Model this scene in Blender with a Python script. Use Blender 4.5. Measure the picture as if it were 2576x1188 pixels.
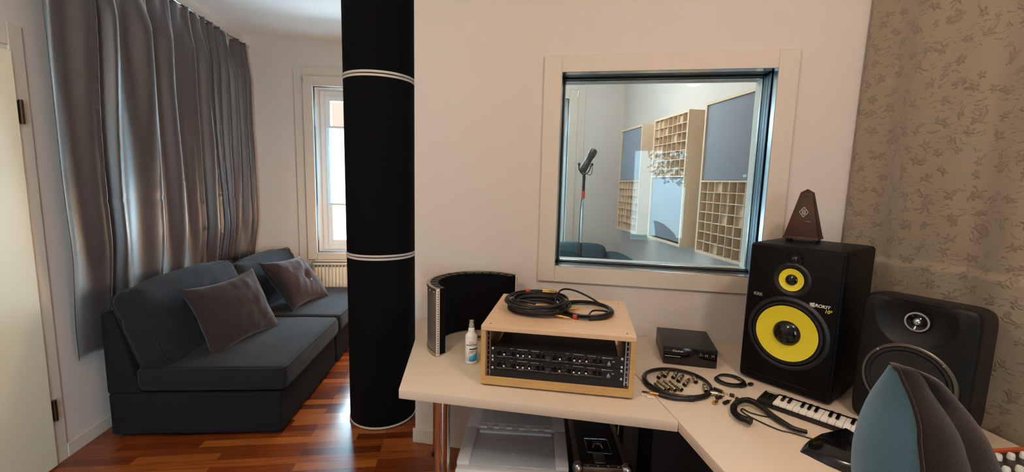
import bpy, bmesh, math, random
from math import sin, cos, pi, radians, sqrt, atan2
from mathutils import Vector, Matrix, noise

for o in list(bpy.data.objects): bpy.data.objects.remove(o)
SC = bpy.context.scene
COL = SC.collection
random.seed(7)

# ------------------------------------------------------------ camera
F_PX, PITCH, ROLL, YAW, EYE = 1090.0, radians(7.14), radians(-1.43), radians(7.08), 1.5
_r = Vector((cos(YAW), -sin(YAW), 0)); _f0 = Vector((sin(YAW), cos(YAW), 0)); _u = Vector((0, 0, 1))
_fw = _f0 * cos(PITCH) - _u * sin(PITCH); _dn = -(_u * cos(PITCH) + _f0 * sin(PITCH))
_x = _r * cos(ROLL) + _dn * sin(ROLL); _y = -_r * sin(ROLL) + _dn * cos(ROLL)
cam_d = bpy.data.cameras.new('camera'); cam = bpy.data.objects.new('camera', cam_d); COL.objects.link(cam)
cam_d.sensor_fit = 'HORIZONTAL'; cam_d.sensor_width = 36.0; cam_d.lens = F_PX / 2576 * 36.0
cam_d.clip_start = 0.05
m = Matrix((_x, -_y, -_fw)).transposed().to_4x4(); m.translation = Vector((0, 0, EYE)); cam.matrix_world = m
SC.camera = cam

# ------------------------------------------------------------ world, lights, exposure
SC.view_settings.view_transform = 'Standard'; SC.view_settings.look = 'None'
SC.view_settings.gamma = 1.0; SC.view_settings.use_curve_mapping = False
SC.view_settings.exposure = 0.0
W = bpy.data.worlds.new('world'); SC.world = W; W.use_nodes = True
wn = W.node_tree.nodes; wl = W.node_tree.links; wn.clear()
wo = wn.new('ShaderNodeOutputWorld'); wb = wn.new('ShaderNodeBackground')
wg = wn.new('ShaderNodeTexGradient'); wm = wn.new('ShaderNodeMapping'); wt = wn.new('ShaderNodeTexCoord'); wr = wn.new('ShaderNodeValToRGB')
wm.inputs['Rotation'].default_value = (0, radians(90), 0)
wr.color_ramp.elements[0].position = 0.35; wr.color_ramp.elements[0].color = (0.60, 0.66, 0.62, 1)
wr.color_ramp.elements[1].position = 0.55; wr.color_ramp.elements[1].color = (0.62, 0.84, 1.0, 1)
sx = wn.new('ShaderNodeSeparateXYZ'); ma = wn.new('ShaderNodeMath'); ma.operation = 'MULTIPLY_ADD'; ma.inputs[1].default_value = 0.5; ma.inputs[2].default_value = 0.5
wl.new(wt.outputs['Generated'], sx.inputs[0]); wl.new(sx.outputs['Z'], ma.inputs[0]); wl.new(ma.outputs[0], wr.inputs[0])
wl.new(wr.outputs[0], wb.inputs['Color']); wb.inputs['Strength'].default_value = 10.0
wl.new(wb.outputs[0], wo.inputs['Surface'])
wn.remove(wg); wn.remove(wm)

def area(name, loc, size, sizey, power, color, target, portal=False, spread=None):
    d = bpy.data.lights.new(name, 'AREA'); d.shape = 'RECTANGLE'; d.size = size; d.size_y = sizey; d.energy = power; d.color = color
    if spread: d.spread = spread
    if portal: d.cycles.is_portal = True
    o = bpy.data.objects.new(name, d); COL.objects.link(o); o.location = loc
    o.rotation_euler = (Vector(target) - Vector(loc)).to_track_quat('-Z', 'Y').to_euler(); return o
# window portals (help the sky light find the openings)
area('portal', (-0.915, 4.93, 1.56), 1.1, 1.75, 1, (1, 1, 1), (-0.915, 0, 1.56), portal=True)
area('portal', (0.61, 4.93, 1.56), 1.1, 1.75, 1, (1, 1, 1), (0.61, 0, 1.56), portal=True)
area('portal', (0.27, -2.40, 1.34), 1.0, 1.55, 1, (1, 1, 1), (0.27, 0, 1.34), portal=True)
# daylight outside the three windows
area('daylight_window_back', (-0.915, 5.3, 1.35), 1.2, 1.8, 280, (0.66, 0.84, 1.0), (-1.1, 2.0, 1.9))
area('daylight_booth_window', (0.61, 5.3, 1.75), 1.2, 1.8, 230, (0.72, 0.88, 1.0), (0.8, 2.5, 0.9))
area('daylight_rear_window', (1.5, -5.0, 1.5), 1.4, 2.2, 420, (0.66, 0.84, 1.0), (-2.0, 3.2, 1.2))
# warm ceiling lamp behind the viewer, plus added fill in the booth and near the door
def point(name, loc, r, power, color):
    d = bpy.data.lights.new(name, 'POINT'); d.shadow_soft_size = r; d.energy = power; d.color = color
    o = bpy.data.objects.new(name, d); COL.objects.link(o); o.location = loc; return o
WARM = (1.0, 0.785, 0.64)
point('ceiling_lamp_light', (0.95, 0.25, 2.46), 0.09, 35, WARM)
point('door_fill_light', (-0.75, 0.45, 2.46), 0.10, 35, (1.0, 0.84, 0.62))
point('booth_fill_light', (0.75, 3.2, 2.46), 0.09, 34, (1.0, 0.92, 0.82))

# ------------------------------------------------------------ materials
def lin(h):
    h = h.lstrip('#'); c = [int(h[i:i+2], 16)/255 for i in (0, 2, 4)]
    return tuple((v/12.92 if v <= 0.04045 else ((v+0.055)/1.055)**2.4) for v in c) + (1,)
def mat(name, col, rough=0.5, metal=0.0, bump=0.0, bscale=200, var=0.0, vscale=8, stretch=(1, 1, 1), spec=0.5, sheen=0, coat=0):
    m = bpy.data.materials.new(name); m.use_nodes = True; nt = m.node_tree; n = nt.nodes; l = nt.links
    b = n['Principled BSDF']; c = lin(col) if isinstance(col, str) else tuple(col) + (1,)
    b.inputs['Base Color'].default_value = c; b.inputs['Roughness'].default_value = rough; b.inputs['Metallic'].default_value = metal
    b.inputs['Specular IOR Level'].default_value = spec
    if sheen: b.inputs['Sheen Weight'].default_value = sheen; b.inputs['Sheen Roughness'].default_value = 0.4
    if coat: b.inputs['Coat Weight'].default_value = coat; b.inputs['Coat Roughness'].default_value = 0.15
    if bump or var:
        tc = n.new('ShaderNodeTexCoord'); mp = n.new('ShaderNodeMapping'); mp.inputs['Scale'].default_value = stretch
        l.new(tc.outputs['Object'], mp.inputs['Vector'])
    if bump:
        t = n.new('ShaderNodeTexNoise'); t.inputs['Scale'].default_value = bscale; t.inputs['Detail'].default_value = 3
        bp = n.new('ShaderNodeBump'); bp.inputs['Strength'].default_value = bump; bp.inputs['Distance'].default_value = 0.002
        l.new(mp.outputs[0], t.inputs['Vector']); l.new(t.outputs['Fac'], bp.inputs['Height']); l.new(bp.outputs[0], b.inputs['Normal'])
    if var:
        t = n.new('ShaderNodeTexNoise'); t.inputs['Scale'].default_value = vscale; t.inputs['Detail'].default_value = 4
        mx = n.new('ShaderNodeMix'); mx.data_type = 'RGBA'
        mx.inputs['A'].default_value = tuple(v*(1-var) for v in c[:3]) + (1,)
        mx.inputs['B'].default_value = tuple(min(1, v*(1+var)) for v in c[:3]) + (1,)
        l.new(mp.outputs[0], t.inputs['Vector']); l.new(t.outputs['Fac'], mx.inputs['Factor']); l.new(mx.outputs['Result'], b.inputs['Base Color'])
    return m
def emis(name, col, s):
    m = bpy.data.materials.new(name); m.use_nodes = True; n = m.node_tree.nodes
    b = n['Principled BSDF']; b.inputs['Emission Color'].default_value = lin(col); b.inputs['Emission Strength'].default_value = s; b.inputs['Base Color'].default_value = lin(col); return m
def glassmat(name, tint='#eef6f6', refl=1.0, rough=0.0, base=0.0):
    m = bpy.data.materials.new(name); m.use_nodes = True; nt = m.node_tree; n = nt.nodes; l = nt.links; n.clear()
    o = n.new('ShaderNodeOutputMaterial'); t = n.new('ShaderNodeBsdfTransparent'); g = n.new('ShaderNodeBsdfGlossy'); x = n.new('ShaderNodeMixShader'); f = n.new('ShaderNodeFresnel')
    t.inputs['Color'].default_value = lin(tint); g.inputs['Roughness'].default_value = rough; f.inputs['IOR'].default_value = 1.5
    k = n.new('ShaderNodeMath'); k.operation = 'MULTIPLY_ADD'; k.inputs[1].default_value = refl; k.inputs[2].default_value = base
    l.new(f.outputs[0], k.inputs[0]); l.new(k.outputs[0], x.inputs[0]); l.new(t.outputs[0], x.inputs[1]); l.new(g.outputs[0], x.inputs[2]); l.new(x.outputs[0], o.inputs[0]); return m

M = {}
M['wall'] = mat('wall_paint', '#d6ccc6', 0.85, bump=0.25, bscale=260)
M['ceil'] = mat('ceiling_paint', '#e2e5e8', 0.9)
M['trim'] = mat('cream_trim', '#d3c8bc', 0.6)
M['door'] = mat('door_paint', '#e2dcc6', 0.45)
M['hinge'] = mat('dark_hinge', '#3a2a1c', 0.4, 0.6)
M['upvc'] = mat('white_window_frame', '#e8ecee', 0.4)
M['glass'] = glassmat('clear_glass')
M['boothglass'] = glassmat('booth_glass', '#eaf4f6', 0.8, 0.0, 0.01)
M['blind'] = mat('pleated_blind', '#e6f2f4', 0.8)
_n = M['blind'].node_tree.nodes; _l = M['blind'].node_tree.links; _t = _n.new('ShaderNodeBsdfTranslucent'); _t.inputs['Color'].default_value = (.8, .95, 1, 1); _m = _n.new('ShaderNodeMixShader'); _m.inputs[0].default_value = .6
_l.new(_n['Principled BSDF'].outputs[0], _m.inputs[1]); _l.new(_t.outputs[0], _m.inputs[2]); _l.new(_m.outputs[0], _n['Material Output'].inputs[0])
M['blackjamb'] = mat('black_jamb', '#08090b', 0.4, bump=0.1, bscale=60)
M['steel'] = mat('steel', '#c9cdd2', 0.22, 1.0)
M['dsteel'] = mat('blued_steel', '#4a5c68', 0.35, 0.8)
M['chrome'] = mat('chrome', '#d8d4cc', 0.08, 1.0)
M['black'] = mat('black_plastic', '#0d0d0e', 0.45, bump=0.15, bscale=500)
M['satin'] = mat('black_vinyl', '#070708', 0.5, bump=0.35, bscale=420, spec=0.3)
M['gloss'] = mat('gloss_black', '#08080a', 0.12)
M['feltblack'] = mat('black_felt', '#09080b', 0.95, bump=0.5, bscale=300, spec=0.15)
M['cable'] = mat('cable_rubber', '#0d0d0f', 0.38)
M['gold'] = mat('gold_plug', '#c9a05a', 0.25, 1.0)
M['nickel'] = mat('nickel', '#b5a88f', 0.3, 1.0)
M['red'] = mat('red_tape', '#c0402c', 0.5)
M['yellow'] = mat('yellow_cone', '#e3cf2a', 0.36, bump=0.2, bscale=200)
M['grilleblack'] = mat('rubber', '#070708', 0.7)
M['white'] = mat('white_print', '#e8e4dc', 0.5)
M['ltgrey'] = mat('grey_print', '#9a968e', 0.5)
M['desk'] = mat('desk_laminate', '#dccab6', 0.42, bump=0.05, bscale=120)
M['ply'] = mat('birch_plywood', '#dab795', 0.5, var=0.12, vscale=6, stretch=(1, 9, 9))
M['plyedge'] = mat('plywood_edge', '#c09a62', 0.55, var=0.3, vscale=5, stretch=(1, 4, 40))
M['boothwood'] = mat('booth_wood', '#dfc0a2', 0.55, var=0.1, vscale=6, stretch=(6, 6, 1))
M['boothfab'] = mat('grey_acoustic_fabric', '#8a8c98', 0.95, bump=0.4, bscale=500)
M['sofa'] = mat('sofa_fabric', '#202126', 0.95, bump=0.6, bscale=420, var=0.18, vscale=14, spec=0.2, sheen=0.1)
M['sofab'] = mat('sofa_base_fabric', '#1e1d22', 0.95, bump=0.6, bscale=420, var=0.15, vscale=10, spec=0.15)
M['pillow'] = mat('pillow_fabric', '#382d2e', 0.95, bump=0.7, bscale=260, var=0.15, vscale=12, spec=0.15, sheen=0.2)
M['teal'] = mat('booth_sofa_fabric', '#2d4954', 0.9, bump=0.4, bscale=300, var=0.15)
M['curtain'] = mat('curtain_fabric', '#3b3132', 0.36, bump=0.4, bscale=300, var=0.22, vscale=9, spec=0.8, sheen=0.8)
M['bin'] = mat('bin_plastic', '#cfd2d8', 0.4)
M['binlid'] = mat('bin_lid_plastic', '#aeb6c0', 0.3)
M['radiator'] = mat('radiator_enamel', '#e6dccb', 0.35)
M['walnut'] = mat('walnut_burl', '#381d10', 0.5, var=0.6, vscale=26, coat=0, spec=0.3)
M['chairfab'] = mat('chair_fabric', '#2d2522', 0.95, bump=0.6, bscale=500, spec=0.1, sheen=0.3)
M['chaircool'] = mat('chair_fabric_cool_lit', '#527488', 0.95, bump=0.6, bscale=500, spec=0.15, sheen=0.3)  # cool window light on the dark chair fabric, painted in as blue
M['bottle'] = mat('bottle_plastic', '#eeeae4', 0.3)
M['label'] = mat('label_paper', '#f2efe8', 0.5)
M['blue'] = mat('label_blue', '#2f9ac8', 0.4)
M['peach'] = mat('label_peach', '#e8c3b4', 0.5)
M['perf'] = None
M['deepblack'] = mat('black_vinyl_wrap', '#030304', 0.5, bump=0.2, bscale=420, spec=0.15)
M['globe'] = emis('fill_globe_glow', '#ffd3a4', 115.0)
M['ringmetal'] = mat('ring_metal', '#6d6862', 0.4, 0.8)
M['caseblk'] = mat('case_laminate', '#17130f', 0.4, bump=0.3, bscale=150)
M['alu'] = mat('case_aluminium', '#8e8170', 0.35, 0.9)
M['mixer'] = mat('mixer_panel', '#2a2320', 0.4)
M['mixknob'] = mat('mixer_knob', '#d9dccc', 0.35)
M['orange'] = mat('mixer_cheek', '#b3502a', 0.45)
M['lampglass'] = emis('lamp_glow', '#ffd9a8', 4.0)
M['leaf'] = mat('leaf_green', '#5a7048', 0.7, var=0.3, vscale=10)
M['bark'] = mat('bark', '#4a3a2c', 0.9)
M['house'] = mat('brick_render', '#e2d3c6', 0.9)
M['roof'] = mat('roof_tile', '#b55a48', 0.9)

def floor_mat():
    m = bpy.data.materials.new('parquet'); m.use_nodes = True; n = m.node_tree.nodes; l = m.node_tree.links; b = n['Principled BSDF']
    tc = n.new('ShaderNodeTexCoord'); br = n.new('ShaderNodeTexBrick')
    br.inputs['Scale'].default_value = 1.0; br.inputs['Brick Width'].default_value = 0.42; br.inputs['Row Height'].default_value = 0.062
    br.inputs['Mortar Size'].default_value = 0.0009; br.inputs['Mortar Smooth'].default_value = 0.3; br.inputs['Bias'].default_value = 0.0
    br.offset = 0.37; br.offset_frequency = 3
    br.inputs['Color1'].default_value = (0, 0, 0, 1); br.inputs['Color2'].default_value = (1, 1, 1, 1); br.inputs['Mortar'].default_value = (0.1, 0.1, 0.1, 1)
    l.new(tc.outputs['Object'], br.inputs['Vector'])
    mp = n.new('ShaderNodeMapping'); mp.inputs['Scale'].default_value = (2.2, 30, 1); l.new(tc.outputs['Object'], mp.inputs['Vector'])
    nz = n.new('ShaderNodeTexNoise'); nz.inputs['Scale'].default_value = 2.2; nz.inputs['Detail'].default_value = 5; l.new(mp.outputs[0], nz.inputs['Vector'])
    ad = n.new('ShaderNodeMix'); ad.data_type = 'RGBA'; ad.inputs['Factor'].default_value = 0.42
    l.new(br.outputs['Color'], ad.inputs['A']); l.new(nz.outputs['Fac'], ad.inputs['B'])
    rp = n.new('ShaderNodeValToRGB'); e = rp.color_ramp.elements
    e[0].position = 0.1; e[0].color = lin('#4c1e0a'); e[1].position = 0.9; e[1].color = lin('#b86c2e')
    x = rp.color_ramp.elements.new(0.5); x.color = lin('#803c17')
    l.new(ad.outputs['Result'], rp.inputs[0]); l.new(rp.outputs[0], b.inputs['Base Color'])
    b.inputs['Roughness'].default_value = 0.27; b.inputs['Coat Weight'].default_value = 0.25; b.inputs['Coat Roughness'].default_value = 0.15
    return m
M['floor'] = floor_mat()

def perf_mat():
    m = bpy.data.materials.new('perforated_metal'); m.use_nodes = True; n = m.node_tree.nodes; l = m.node_tree.links; b = n['Principled BSDF']
    tc = n.new('ShaderNodeTexCoord'); v = n.new('ShaderNodeTexVoronoi'); v.inputs['Scale'].default_value = 170; v.inputs['Randomness'].default_value = 0.0
    l.new(tc.outputs['Object'], v.inputs['Vector']); r = n.new('ShaderNodeValToRGB'); r.color_ramp.elements[0].position = 0.36; r.color_ramp.elements[0].color = lin('#14141a')
    r.color_ramp.elements[1].position = 0.42; r.color_ramp.elements[1].color = lin('#8f8a88')
    l.new(v.outputs['Distance'], r.inputs[0]); l.new(r.outputs[0], b.inputs['Base Color']); b.inputs['Metallic'].default_value = 0.5; b.inputs['Roughness'].default_value = 0.4
    return m
M['perf'] = perf_mat()

def damask_mat():
    # woven curtain with raised flowers: a petal shape about every cell centre, leaves between
    m = bpy.data.materials.new('floral_damask'); m.use_nodes = True; nt = m.node_tree; n = nt.nodes; l = nt.links; b = n['Principled BSDF']
    tc = n.new('ShaderNodeTexCoord'); sp = n.new('ShaderNodeSeparateXYZ'); cb = n.new('ShaderNodeCombineXYZ')
    l.new(tc.outputs['Object'], sp.inputs[0]); l.new(sp.outputs['Y'], cb.inputs['X']); l.new(sp.outputs['Z'], cb.inputs['Y'])
    wz = n.new('ShaderNodeTexNoise'); wz.inputs['Scale'].default_value = 14; wz.inputs['Detail'].default_value = 2; l.new(cb.outputs[0], wz.inputs['Vector'])
    wa = n.new('ShaderNodeMix'); wa.data_type = 'VECTOR' if False else 'RGBA'; wa.blend_type = 'LINEAR_LIGHT'; wa.inputs['Factor'].default_value = 0.045
    l.new(cb.outputs[0], wa.inputs['A']); l.new(wz.outputs['Color'], wa.inputs['B'])
    vec = wa.outputs['Result']
    def math_(op, a, bb=None, c=None):
        k = n.new('ShaderNodeMath'); k.operation = op
        for i, q in enumerate((a, bb, c)):
            if q is None: continue
            if isinstance(q, (int, float)): k.inputs[i].default_value = q
            else: l.new(q, k.inputs[i])
        return k.outputs[0]
    def petals(scale, num, amp, size, rnd=0.75):
        v = n.new('ShaderNodeTexVoronoi'); v.voronoi_dimensions = '2D'; v.inputs['Scale'].default_value = scale; v.inputs['Randomness'].default_value = rnd
        l.new(vec, v.inputs['Vector'])
        sb = n.new('ShaderNodeVectorMath'); sb.operation = 'SUBTRACT'; l.new(vec, sb.inputs[0]); l.new(v.outputs['Position'], sb.inputs[1])
        s = n.new('ShaderNodeSeparateXYZ'); l.new(sb.outputs[0], s.inputs[0])
        ang = math_('ARCTAN2', s.outputs['Y'], s.outputs['X'])
        pet = math_('COSINE', math_('MULTIPLY', ang, num))
        rad = math_('MULTIPLY_ADD', pet, amp, size)
        return math_('SUBTRACT', rad, v.outputs['Distance']), v.outputs['Distance'], v.outputs['Color']
    d1, dist, _c = petals(15, 5, 0.09, 0.24)
    edge = math_('MULTIPLY', math_('SMOOTH_MIN', math_('MAXIMUM', d1, 0), 0.08, 0.02), 12)
    core = math_('LESS_THAN', dist, 0.07)
    flower = math_('SUBTRACT', edge, math_('MULTIPLY', core, 0.6))
    d2, _d, _c2 = petals(40, 2, 0.18, 0.16, 1.0)
    leaf = math_('MULTIPLY', math_('MAXIMUM', math_('MINIMUM', math_('MULTIPLY', d2, 9), 1), 0), 0.8)
    mask = n.new('ShaderNodeTexNoise'); mask.inputs['Scale'].default_value = 5.5; l.new(cb.outputs[0], mask.inputs['Vector'])
    lm = math_('MULTIPLY', leaf, math_('GREATER_THAN', mask.outputs['Fac'], 0.47))
    h = math_('MINIMUM', math_('MAXIMUM', flower, lm), 1)
    wv = n.new('ShaderNodeTexWave'); wv.bands_direction = 'Y'; wv.inputs['Scale'].default_value = 120; l.new(cb.outputs[0], wv.inputs['Vector'])
    hh = math_('MULTIPLY_ADD', wv.outputs['Fac'], 0.10, h)
    bp = n.new('ShaderNodeBump'); bp.inputs['Strength'].default_value = 0.6; bp.inputs['Distance'].default_value = 0.004
    l.new(hh, bp.inputs['Height']); l.new(bp.outputs[0], b.inputs['Normal'])
    mx = n.new('ShaderNodeMix'); mx.data_type = 'RGBA'; mx.inputs['A'].default_value = lin('#8e7f6b'); mx.inputs['B'].default_value = lin('#7a6753')
    l.new(h, mx.inputs['Factor']); l.new(mx.outputs['Result'], b.inputs['Base Color'])
    b.inputs['Roughness'].default_value = 0.6; b.inputs['Sheen Weight'].default_value = 0.4
    return m
M['damask'] = damask_mat()

# ------------------------------------------------------------ geometry helpers
def V(*a): return Vector(a)
class MB:
    def __init__(s): s.bm = bmesh.new()
    def box(s, c, d, rz=0.0, rot=None, bev=0.0, seg=2):
        R = rot.to_4x4() if rot is not None else Matrix.Rotation(rz, 4, 'Z')
        g = bmesh.ops.create_cube(s.bm, size=1.0, matrix=Matrix.Translation(Vector(c)) @ R @ Matrix.Diagonal((d[0], d[1], d[2], 1)))
        if bev: s._bev(g['verts'], bev, seg)
        return s
    def bx(s, x0, x1, y0, y1, z0, z1, bev=0.0, seg=2): return s.box(((x0+x1)/2, (y0+y1)/2, (z0+z1)/2), (abs(x1-x0), abs(y1-y0), abs(z1-z0)), bev=bev, seg=seg)
    def _bev(s, vs, b, seg):
        es = list({e for v in vs for e in v.link_edges})
        bmesh.ops.bevel(s.bm, geom=es, offset=b, segments=seg, profile=0.5, affect='EDGES', clamp_overlap=True)
    def prism(s, pts, z0, z1, bev=0.0, seg=2):
        a = [s.bm.verts.new((p[0], p[1], z0)) for p in pts]; b = [s.bm.verts.new((p[0], p[1], z1)) for p in pts]
        n = len(pts); s.bm.faces.new(a[::-1]); s.bm.faces.new(b)
        for i in range(n): s.bm.faces.new((a[i], a[(i+1) % n], b[(i+1) % n], b[i]))
        if bev: s._bev(a+b, bev, seg)
        return s
    def hull(s, pts8):   # 4 bottom points then 4 top points, same winding
        v = [s.bm.verts.new(p) for p in pts8]; n = len(v)//2
        s.bm.faces.new(v[:n][::-1]); s.bm.faces.new(v[n:])
        for i in range(n): s.bm.faces.new((v[i], v[(i+1) % n], v[n+(i+1) % n], v[n+i]))
        return v
    def cyl(s, a, b, r, r2=None, seg=24, cap=True):
        a, b = Vector(a), Vector(b); d = b-a; q = d.to_track_quat('Z', 'Y').to_matrix().to_4x4()
        bmesh.ops.create_cone(s.bm, cap_ends=cap, cap_tris=False, segments=seg, radius1=r, radius2=r if r2 is None else r2, depth=d.length, matrix=Matrix.Translation((a+b)/2) @ q); return s
    def ball(s, c, r, sc=(1, 1, 1), seg=16, rot=None):
        R = rot.to_4x4() if rot is not None else Matrix.Identity(4)
        bmesh.ops.create_uvsphere(s.bm, u_segments=seg, v_segments=max(6, seg//2), radius=r, matrix=Matrix.Translation(Vector(c)) @ R @ Matrix.Diagonal((sc[0], sc[1], sc[2], 1))); return s
    def lathe(s, prof, c=(0, 0, 0), axis=(0, 0, 1), seg=40):
        q = Vector(axis).to_track_quat('Z', 'Y').to_matrix(); c = Vector(c); rings = []
        for r, h in prof:
            if r < 1e-6: rings.append([s.bm.verts.new(c + q @ Vector((0, 0, h)))])
            else: rings.append([s.bm.verts.new(c + q @ Vector((r*cos(2*pi*i/seg), r*sin(2*pi*i/seg), h))) for i in range(seg)])
        for A, B in zip(rings, rings[1:]):
            for i in range(seg):
                j = (i+1) % seg
                if len(A) == 1 and len(B) == 1: continue
                if len(A) == 1: s.bm.faces.new((A[0], B[i], B[j]))
                elif len(B) == 1: s.bm.faces.new((A[i], A[j], B[0]))
                else: s.bm.faces.new((A[i], A[j], B[j], B[i]))
        return s
    def tube(s, pts, r, closed=False, seg=8, smooth=6, cap=True):
        P = [Vector(p) for p in pts]
        if smooth: P = catmull(P, closed, smooth)
        n = len(P); rr = r if callable(r) else (lambda t: r)
        up = None; rings = []
        for i, p in enumerate(P):
            t = (P[(i+1) % n]-P[i-1]) if closed else (P[min(i+1, n-1)]-P[max(i-1, 0)])
            if t.length < 1e-9: t = Vector((0, 0, 1))
            t.normalize()
            if up is None: up = t.orthogonal().normalized()
            up = (up - t*up.dot(t))
            if up.length < 1e-6: up = t.orthogonal()
            up.normalize(); w = t.cross(up); q = rr(i/max(1, n-1))
            rings.append([s.bm.verts.new(p + (up*cos(2*pi*k/seg) + w*sin(2*pi*k/seg))*q) for k in range(seg)])
        for i in range(n if closed else n-1):
            A, B = rings[i], rings[(i+1) % n]; off = 0
            if closed and i == n-1:
                off = min(range(seg), key=lambda o: (A[0].co-B[o].co).length)
            for k in range(seg): s.bm.faces.new((A[k], A[(k+1) % seg], B[(k+1+off) % seg], B[(k+off) % seg]))
        if not closed and cap: s.bm.faces.new(rings[0][::-1]); s.bm.faces.new(rings[-1])
        return s
    def grid(s, fn, nu, nv, closed_u=False):
        g = [[s.bm.verts.new(fn(i/(nu-1 if not closed_u else nu), j/(nv-1))) for i in range(nu)] for j in range(nv)]
        for j in range(nv-1):
            for i in range(nu if closed_u else nu-1): s.bm.faces.new((g[j][i], g[j][(i+1) % nu], g[j+1][(i+1) % nu], g[j+1][i]))
        return g
    def xf(s, mtx): bmesh.ops.transform(s.bm, matrix=mtx, verts=s.bm.verts); return s
    def build(s, name, material, parent=None, smooth=None, mods=()):
        bmesh.ops.remove_doubles(s.bm, verts=s.bm.verts, dist=1e-6)
        bmesh.ops.recalc_face_normals(s.bm, faces=s.bm.faces)
        me = bpy.data.meshes.new(name); s.bm.to_mesh(me); s.bm.free()
        me.materials.append(material)
        if smooth is None: smooth = 0.6
        if smooth:
            for p in me.polygons: p.use_smooth = True
            me.set_sharp_from_angle(angle=smooth)
        o = bpy.data.objects.new(name, me); COL.objects.link(o)
        if parent is not None: o.parent = parent
        for t, kw in mods:
            md = o.modifiers.new(t.lower(), t)
            for k, v in kw.items(): setattr(md, k, v)
        return o
def catmull(P, closed, k):
    n = len(P); out = []
    for i in range(n if closed else n-1):
        p0 = P[i-1] if (closed or i > 0) else P[0]; p1 = P[i]; p2 = P[(i+1) % n]; p3 = P[(i+2) % n] if (closed or i+2 < n) else P[-1]
        for j in range(k):
            t = j/k; out.append(0.5*((2*p1)+(p2-p0)*t+(2*p0-5*p1+4*p2-p3)*t*t+(3*p1-p0-3*p2+p3)*t**3))
    if not closed: out.append(P[-1])
    return out
def thing(name, label, cat, loc=(0, 0, 0), rz=0.0, group=None):
    o = bpy.data.objects.new(name, None); COL.objects.link(o); o.location = loc; o.rotation_euler = (0, 0, rz); o.empty_display_size = 0.05
    o['label'] = label; o['category'] = cat
    if group: o['group'] = group
    return o
def tag(o, label, cat, group=None):
    o['label'] = label; o['category'] = cat
    if group: o['group'] = group
    return o
def struct(o, label=None):
    o['kind'] = 'structure'
    if label: o['label'] = label
    return o
def copy_tree(o, parent=None):
    c = o.copy(); COL.objects.link(c); c.parent = parent
    for ch in [k for k in COL.objects if k.parent == o]: copy_tree(ch, c)
    return c
def text(s, size, mtx, name, material, parent=None, depth=0.0006, bold=False, shear=0.0, align='CENTER'):
    cu = bpy.data.curves.new('t', 'FONT'); cu.body = s; cu.size = size; cu.align_x = align; cu.align_y = 'CENTER'; cu.extrude = depth; cu.shear = shear
    if bold: cu.offset = size*0.02
    ob = bpy.data.objects.new('t', cu); COL.objects.link(ob)
    bpy.context.view_layer.update(); dg = bpy.context.evaluated_depsgraph_get()
    me = bpy.data.meshes.new_from_object(ob.evaluated_get(dg)); bpy.data.objects.remove(ob); bpy.data.curves.remove(cu)
    me.transform(mtx); me.materials.clear(); me.materials.append(material)
    o = bpy.data.objects.new(name, me); COL.objects.link(o)
    if parent is not None: o.parent = parent
    return o
FRONT = Matrix(((1, 0, 0), (0, 0, -1), (0, 1, 0))).to_4x4()     # text facing -y, upright
def at_front(x, y, z): return Matrix.Translation((x, y, z)) @ FRONT

def rounded_block(mb, size, r, bulge=(0, 0, 0), n=18, nz=(0.0, 8.0), seed=0.0, c=(0, 0, 0)):
    """soft upholstered block: rounded box whose faces swell, with slight wrinkles"""
    hx, hy, hz = size[0]/2, size[1]/2, size[2]/2
    def ts(h):
        k = [0, .35, .7, 1]; a = [-h + r*q for q in k]
        m_ = [(-h+r) + (2*h-2*r)*i/(n-6) for i in range(1, n-6)]
        return a + m_ + [-q for q in a[::-1]]
    X, Y, Z = ts(hx), ts(hy), ts(hz); vd = {}
    def vert(p):
        k = tuple(round(q, 6) for q in p)
        if k in vd: return vd[k]
        q = Vector(p); inn = Vector((max(-hx+r, min(hx-r, q.x)), max(-hy+r, min(hy-r, q.y)), max(-hz+r, min(hz-r, q.z))))
        d = q-inn; o = inn + d.normalized()*r if d.length > 1e-9 else q
        ux, uy, uz = o.x/hx, o.y/hy, o.z/hz
        fx, fy, fz = max(0, 1-ux*ux), max(0, 1-uy*uy), max(0, 1-uz*uz)
        w = Vector((bulge[0]*ux*fy*fz, bulge[1]*uy*fx*fz, bulge[2]*uz*fx*fy)); o = o + w
        if nz[0]:
            f = noise.noise(Vector((o.x*nz[1]+seed, o.y*nz[1], o.z*nz[1]*1.5))); g = noise.noise(Vector((o.x*nz[1]*3+seed, o.y*nz[1]*1.2, o.z*nz[1]*3)))
            nd = Vector((ux**5, uy**5, uz**5)); nd = nd.normalized() if nd.length > 1e-6 else nd
            o = o + nd*nz[0]*(f+0.4*g)
        vd[k] = mb.bm.verts.new(o + Vector(c)); return vd[k]
    for ax, (A, B, h) in enumerate(((Y, Z, hx), (X, Z, hy), (X, Y, hz))):
        for sgn in (-1, 1):
            for i in range(len(A)-1):
                for j in range(len(B)-1):
                    q = []
                    for a, b in ((A[i], B[j]), (A[i+1], B[j]), (A[i+1], B[j+1]), (A[i], B[j+1])):
                        p = [0, 0, 0]; p[ax] = sgn*h; o_ = [k for k in range(3) if k != ax]; p[o_[0]] = a; p[o_[1]] = b; q.append(vert(p))
                    mb.bm.faces.new(q if sgn > 0 else q[::-1])
    return mb

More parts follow.
